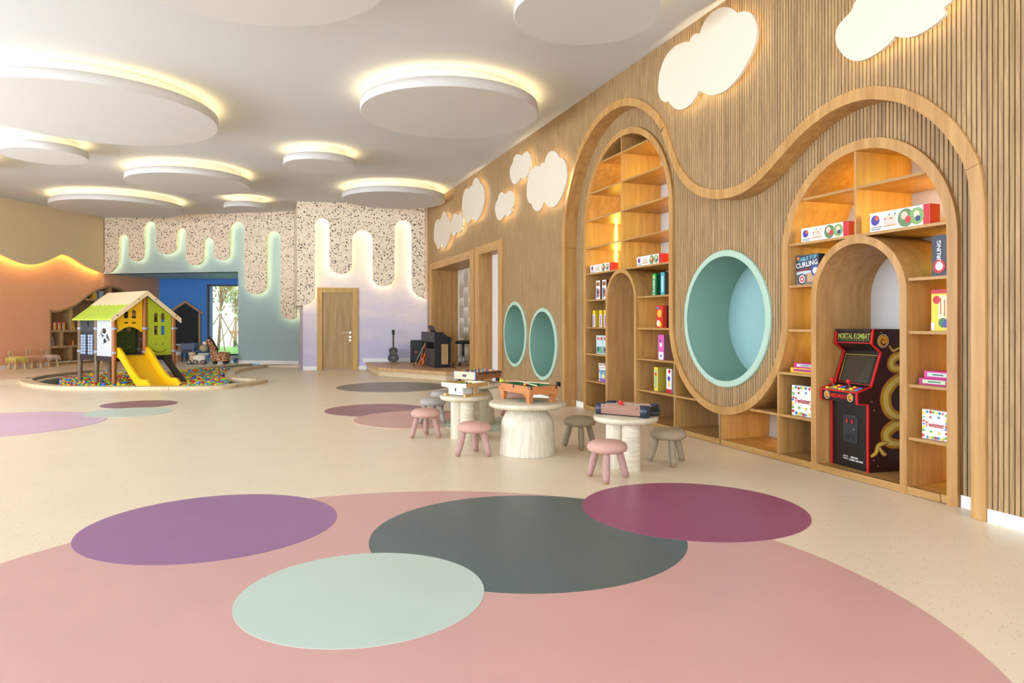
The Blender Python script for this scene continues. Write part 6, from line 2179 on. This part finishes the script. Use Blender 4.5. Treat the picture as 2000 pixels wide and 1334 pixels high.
for x in (-0.12, 0.19):
    for y in (-0.08, 0.08):
        mb = MB(plain('plush_brown', (60, 36, 26), 0.9)); mb.cyl((x, y, 0.035), (x, y, 0.11), 0.042, n=12); lg = mb.build('leg', GT)
        mb = MB(BLACK); mb.cyl((x, y - 0.02, 0.028), (x, y + 0.02, 0.028), 0.028, n=12); mb.build('caster', lg)

# ride-on dog trolley
p = on_z(385, 711.5, ZP)
DT = thing('ride_on_trolley', 'cream ride on animal with dark wheels beside the giraffe', 'toy', p, -TH + 0.15)
mb = MB(plain('trolley_cream', (236, 228, 212), 0.6)); mb.rbox(-0.09, 0.24, -0.1, 0.1, 0.1, 0.27, 0.07, axis='y'); mb.build('body', DT, bevel=0.02)
mb = MB(wood('trolley_wood', (214, 178, 126), (230, 200, 154), (8, 8, 3), 0.5)); mb.rbox(-0.19, -0.09, -0.07, 0.07, 0.06, 0.30, 0.02); mb.rbox(-0.22, -0.06, -0.08, 0.08, 0.27, 0.345, 0.03); hd = mb.build('head', DT)
mb = MB(BLACK)
for s in (-1, 1): mb.ball((-0.215, 0.035 * s, 0.31), 0.012, n=8, m=6)
mb.build('eyes', hd)
mb = MB(wood('trolley_wood', (214, 178, 126), (230, 200, 154))); mb.box(-0.22, 0.23, -0.08, 0.08, 0.06, 0.1); mb.build('chassis', DT)
for x in (-0.19, -0.02, 0.18):
    for s in (-1, 1):
        if x == -0.02 and s > 0: continue
        mb = MB(plain('wheel_slate', (56, 58, 70), 0.5)); mb.cyl((x, 0.1 * s - 0.02, 0.065), (x, 0.1 * s + 0.02, 0.065), 0.065, n=20)
        mb.use(plain('hub_tan', (190, 160, 120), 0.5)); mb.cyl((x, 0.1 * s - 0.024, 0.065), (x, 0.1 * s + 0.024, 0.065), 0.03, n=14); mb.build('wheel', DT)

# toy car at the window
p = on_z(452, 708.5, ZP)
CT = thing('toy_car', 'pale blue ride on toy car half hidden behind the teal wall', 'toy car', p, -TH)
mb = MB(plain('car_blue', (186, 206, 220), 0.4)); mb.rbox(-0.3, 0.34, -0.15, 0.15, 0.07, 0.21, 0.06, axis='y'); mb.build('body', CT, bevel=0.02)
mb = MB(BLACK); mb.tube([(-0.02, 0, 0.2), (-0.06, 0, 0.27)], 0.01, 6); mb.tube([(-0.06 + 0.0 * i, 0.06 * math.cos(i), 0.27 + 0.05 * math.sin(i)) for i in [k * 0.6 for k in range(10)]], 0.008, 6); mb.build('steering_wheel', CT)
for x in (-0.16, 0.2):
    for s in (-1, 1):
        mb = MB(plain('wheel_blue', (70, 110, 160), 0.5)); mb.cyl((x, 0.15 * s - 0.025, 0.075), (x, 0.15 * s + 0.025, 0.075), 0.075, n=18); mb.build('wheel', CT)

# ================================================================== ON THE STAGE
ZS = 0.2
# guitar leaning on the wall
gp_ = LD(-3.235, 19.0, ZS)
GU = thing('guitar', 'black acoustic guitar leaning on the lilac wall', 'guitar', (gp_.x, 18.83, ZS), math.atan2(-PA.d.y, -PA.d.x))
lean = math.radians(8)
Rg = Matrix.Rotation(-lean, 4, 'X')
GB = plain('guitar_black', (22, 20, 20), 0.2)
out = []
for i in range(48):
    t_ = 2 * PI * i / 48
    z = 0.2 - 0.2 * math.cos(t_)
    q = (1 - math.cos(t_)) / 2
    w = 0.148 * math.sin(PI * min(1, q * 1.9)) ** 0.6 if q < 0.26 else None
    out.append((t_, q))
def gw(q):                                   # half width along the body, 0 bottom .. 1 top
    pts = [(0, 0.0), (0.03, 0.07), (0.1, 0.122), (0.22, 0.15), (0.36, 0.14), (0.5, 0.108), (0.6, 0.10), (0.72, 0.112), (0.84, 0.113), (0.93, 0.09), (0.985, 0.04), (1, 0.0)]
    for (a, wa), (b, wb) in zip(pts[:-1], pts[1:]):
        if a <= q <= b: return wa + (wb - wa) * (q - a) / (b - a)
    return 0
qs = [i / 28 for i in range(29)]
ol = [(gw(q), q * 0.4) for q in qs] + [(-gw(q), q * 0.4) for q in qs[::-1]][1:-1]
mb = MB(GB); mb.M = Rg; mb.prism([(x, -0.08, z) for x, z in ol], (0, 0.08, 0)); gb = mb.build('body', GU)
mb = MB(plain('rosette', (170, 150, 90), 0.4)); mb.M = Rg; mb.cyl((0, -0.0815, 0.26), (0, -0.083, 0.26), 0.048, n=24); mb.use(BLACK); mb.cyl((0, -0.083, 0.26), (0, -0.084, 0.26), 0.04, n=24); mb.build('sound_hole', gb)
mb = MB(plain('bridge', (190, 170, 120), 0.4)); mb.M = Rg; mb.box(-0.05, 0.05, -0.09, -0.08, 0.115, 0.13); mb.build('bridge', gb)
mb = MB(plain('fretboard', (58, 44, 34), 0.4)); mb.M = Rg; mb.box(-0.023, 0.023, -0.092, -0.06, 0.31, 0.74); mb.build('neck', GU)
mb = MB(GB); mb.M = Rg; mb.rbox(-0.034, 0.034, -0.085, -0.068, 0.74, 0.87, 0.015, axis='y'); hs = mb.build('headstock', GU)
mb = MB(CHROME); mb.M = Rg
for k in range(3):
    for s in (-1, 1): mb.cyl((0.034 * s, -0.076, 0.765 + 0.035 * k), (0.048 * s, -0.076, 0.765 + 0.035 * k), 0.007, n=8)
mb.build('tuning_pegs', hs)

# loudspeaker
sp = LD(-2.56, 18.8, ZS)
SP = thing('loudspeaker', 'black party loudspeaker between the guitar and the piano', 'loudspeaker', (sp.x, min(sp.y, 18.62), ZS), -0.25)
mb = MB(BLACK); mb.rbox(-0.155, 0.155, -0.15, 0.14, 0.02, 0.60, 0.05); mb.build('cabinet', SP, bevel=0.02)
mb = MB(plain('grille', (34, 38, 44), 0.6, bump=0.4, bscale=200)); mb.rbox(-0.13, 0.13, -0.162, -0.15, 0.06, 0.56, 0.04, axis='y'); gr = mb.build('grille', SP)
mb = MB(plain('badge_red', (190, 80, 50), 0.4)); mb.box(-0.03, 0.03, -0.166, -0.162, 0.27, 0.305); mb.build('badge', gr)
for x in (-0.12, 0.12):
    mb = MB(BLACK); mb.box(x - 0.03, x + 0.03, -0.13, 0.12, 0.0, 0.03); mb.build('foot', SP)

# digital piano: back towards the room, keys towards the alcove
PI_ = thing('digital_piano', 'black digital piano standing end on beside the alcove', 'piano', (3.90, 16.20, ZS), 0)
PBK = plain('piano_black', (26, 26, 32), 0.35)
PBB = plain('piano_back', (58, 52, 52), 0.5)
Lp = 1.42
endp = [(0.0, 0.0), (0.40, 0.0), (0.40, 0.62), (0.415, 0.63), (0.415, 0.72), (0.31, 0.745), (0.27, 0.79), (0.24, 0.79), (0.22, 0.84), (0.0, 0.84)]
for y in (0.0, Lp - 0.03):
    mb = MB(PBK); mb.prism([(x, y, z) for x, z in endp], (0, 0.03, 0)); e = mb.build('end_panel', PI_)
    if y == 0.0:
        mb = MB(wood('piano_inset', (160, 124, 80), (186, 150, 104), (10, 10, 2), 0.5)); mb.box(0.17, 0.33, -0.003, 0.0, 0.08, 0.56); mb.build('inset', e)
mb = MB(PBB); mb.box(0.0, 0.03, 0.03, Lp - 0.03, 0.60, 0.84); bkp = mb.build('upper_back_panel', PI_)
mb = MB(PBB); mb.box(0.0, 0.03, 0.03, Lp - 0.03, 0.0, 0.44); mb.build('lower_back_panel', PI_)
mb = MB(PBK); mb.box(0.03, 0.24, 0.03, Lp - 0.03, 0.81, 0.84); mb.build('top_board', PI_)
mb = MB(PBK); mb.box(0.03, 0.41, 0.03, Lp - 0.03, 0.62, 0.68); kb = mb.build('key_bed', PI_)
mb = MB(plain('keys_white', (240, 238, 232), 0.3)); mb.box(0.24, 0.40, 0.1, Lp - 0.1, 0.68, 0.70); mb.build('keyboard', kb)
mb = MB(plain('piano_badge', (150, 140, 120), 0.4)); mb.box(-0.002, 0.0, 0.3, 0.42, 0.715, 0.735); mb.build('badge', bkp)
mb = MB(PBK); mb.prism([(0.06, 0.15, 0.84), (0.08, 0.15, 0.84), (0.0, 0.15, 1.0), (-0.02, 0.15, 1.0)], (0, 0.5, 0)); mb.build('music_rest', PI_)

# violin and bow leaning on the back of the piano
vb = on_z(831, 716, ZS)
vx, vy = 3.70, 16.75
VI = thing('violin', 'orange brown violin leaning on the back of the piano', 'violin', (vx, vy, ZS), 0)
Rv = Matrix.Rotation(math.radians(17), 4, 'Y') @ Matrix.Rotation(math.radians(-12), 4, 'X') @ Matrix.Rotation(math.radians(-60), 4, 'Z')
VM = plain('violin_varnish', (178, 84, 36), 0.3)
vq = [(0, 0.0), (0.04, 0.06), (0.15, 0.098), (0.3, 0.09), (0.42, 0.062), (0.55, 0.056), (0.65, 0.066), (0.8, 0.08), (0.93, 0.06), (1, 0.0)]
ol = [(w, q * 0.34 + 0.02) for q, w in vq] + [(-w, q * 0.34 + 0.02) for q, w in vq[::-1]][1:-1]
mb = MB(VM); mb.M = Rv; mb.prism([(x, -0.025, z) for x, z in ol], (0, 0.045, 0)); vbo = mb.build('body', VI)
mb = MB(plain('ebony', (30, 24, 22), 0.3)); mb.M = Rv; mb.box(-0.012, 0.012, -0.045, -0.032, 0.22, 0.46); mb.box(-0.015, 0.015, -0.04, -0.03, 0.04, 0.13); mb.build('fingerboard', VI)
mb = MB(VM); mb.M = Rv; mb.box(-0.012, 0.012, -0.032, -0.01, 0.34, 0.48); mb.tube([(0, -0.02, 0.48), (0, -0.02, 0.54), (0, -0.04, 0.57), (0, -0.05, 0.55)], [0.014, 0.012, 0.014, 0.01], 8); mb.build('neck', VI)
BW = thing('violin_bow', 'pale violin bow leaning beside the violin', 'bow', (3.60, 17.12, ZS), 0)
mb = MB(plain('bow_stick', (206, 180, 140), 0.4)); mb.tube([(0, 0, 0.0), (0.15, -0.16, 0.36), (0.238, -0.25, 0.58)], 0.008, 8); mb.build('stick', BW)
mb = MB(BLACK); mb.box(-0.012, 0.02, -0.02, 0.012, 0.0, 0.04); mb.build('frog', BW)

# swivel stool in the alcove
SS = thing('swivel_stool', 'black swivel stool with chrome base in the alcove', 'stool', (4.80, 16.9, ZS), 0.3)
mb = MB(BLACK); mb.lathe([(0.001, 0.54), (0.19, 0.54), (0.20, 0.56), (0.20, 0.60), (0.18, 0.62), (0.001, 0.625)], 32); mb.build('seat', SS)
mb = MB(DARK); mb.cyl((0, 0, 0.2), (0, 0, 0.54), 0.035, n=16); mb.build('column', SS)
mb = MB(CHROME); mb.cyl((0, 0, 0.08), (0, 0, 0.2), 0.026, n=14); mb.tube([(0.17 * math.cos(2 * PI * i / 24), 0.17 * math.sin(2 * PI * i / 24), 0.24) for i in range(24)], 0.009, 8, True); mb.build('foot_ring', SS)
mb = MB(DARK); mb.tube([(0, 0, 0.5), (-0.1, -0.12, 0.47)], 0.008, 6); mb.build('lever', SS)
for k in range(5):
    a = 2 * PI * k / 5
    c, s = math.cos(a), math.sin(a)
    mb = MB(CHROME); mb.tube([(0.02 * c, 0.02 * s, 0.1), (0.25 * c, 0.25 * s, 0.075)], [0.016, 0.011], 8); lg = mb.build('leg', SS)
    mb = MB(BLACK); mb.cyl((0.25 * c - 0.012 * s, 0.25 * s + 0.012 * c, 0.028), (0.25 * c + 0.012 * s, 0.25 * s - 0.012 * c, 0.028), 0.028, n=12); mb.cyl((0.25 * c, 0.25 * s, 0.04), (0.25 * c, 0.25 * s, 0.078), 0.01, n=8); mb.build('caster', lg)

# ================================================================== GARDEN BEYOND THE WINDOW
mb = MB(plain('lawn', (120, 160, 70), 0.9, vary=0.2, vscale=6))
mb.box(-30, 30, 29.2, 40, -0.05, 0.0)
struct(mb.build('ground_lawn'), 'bright lawn outside the window')
mb = MB(plain('paving_pale', (232, 228, 220), 0.8)); mb.box(-30, 30, 40, 48, -0.05, 0.001)
struct(mb.build('ground_paving'), 'pale paving beyond the lawn')
gt = thing('garden_building', 'white building beyond the garden with a dark doorway', 'building', (-2.0, 48, 0))
mb = MB(plain('render_white', (244, 244, 242), 0.8)); mb.box(-26, 30, 0, 0.4, 0, 9); mb.build('wall', gt)
mb = MB(plain('opening_dark', (70, 66, 64), 0.7)); mb.box(1.55, 2.6, -0.03, 0.02, 0, 3.2); mb.build('doorway', gt)
mb = MB(plain('terracotta', (206, 110, 76), 0.8)); mb.box(0.3, 1.6, -0.4, -0.05, 0.55, 0.75); mb.build('planter_ledge', gt)
BARK = plain('bark', (150, 122, 98), 0.9, vary=0.2, vscale=20)
LEAFM = [plain('leaf_a', (96, 136, 62), 0.7), plain('leaf_b', (134, 164, 84), 0.7), plain('leaf_c', (196, 190, 80), 0.7)]
def tree(label, px, d, seed, hgt):
    p = LD((px - 1000) / F * d, d, 0)
    t = thing('garden_tree', label, 'tree', (p.x, p.y, 0), 0, 'young trees in the garden')
    rr = random.Random(seed)
    mb = MB(BARK)
    top_ = Vector((rr.uniform(-.3, .3), 0, hgt * 0.55))
    mb.tube([(0, 0, 0), (0.06, 0, hgt * 0.2), (0.12, 0, hgt * 0.38), tuple(top_)], [0.07, 0.06, 0.05, 0.04], 8)
    tips = []
    for k in range(9):
        a = rr.uniform(0, 2 * PI)
        st_ = Vector((0.1, 0, hgt * rr.uniform(0.35, 0.55)))
        e = st_ + Vector((math.cos(a) * rr.uniform(.3, .9), math.sin(a) * rr.uniform(.3, .9), hgt * rr.uniform(0.15, 0.42)))
        mb.tube([st_, st_.lerp(e, 0.5) + Vector((0, 0, 0.1)), e], [0.032, 0.022, 0.012], 6)
        tips += [e, st_.lerp(e, 0.6)]
    mb.build('trunk', t)
    mb = MB(LEAFM[0])
    for k in range(420):
        c = rr.choice(tips) + Vector((rr.gauss(0, .26), rr.gauss(0, .26), rr.gauss(0, .24)))
        s = rr.uniform(0.05, 0.11)
        u = Vector((rr.uniform(-1, 1), rr.uniform(-1, 1), rr.uniform(-1, 1))).normalized(); v = u.orthogonal().normalized()
        mb.use(LEAFM[0 if rr.random() < 0.5 else (1 if rr.random() < 0.75 else 2)])
        mb.add([c - u * s, c + v * s * 0.6, c + u * s, c - v * s * 0.6], [(0, 1, 2, 3)])
    mb.build('foliage', t, kind='stuff')
    t2 = thing('tree_stakes', label.replace('young tree', 'wooden tripod of stakes around the tree'), 'tree stakes', (p.x, p.y, 0), 0, 'tree stakes in the garden')
    for k in range(4):
        a = rr.uniform(0, 0.5) + k * PI / 2
        b0 = Vector((0.95 * math.cos(a), 0.95 * math.sin(a), 0.0)); b1 = Vector((0.1 - 0.2 * math.cos(a), -0.2 * math.sin(a), hgt * 0.44))
        mb = MB(plain('stake', (172, 148, 110), 0.8)); mb.tube([b0, b1], 0.028, 8); mb.build('stake', t2)
    mb = MB(WHITE); mb.cyl((0.08, 0, hgt * 0.36), (0.08, 0, hgt * 0.39), 0.1, n=12); mb.build('binding', t2)
    return t
tree('young tree with sparse leaves, left in the window', 426, 32, 5, 4.6)
tree('young tree with sparse leaves, right and farther in the window', 458, 37, 9, 4.4)
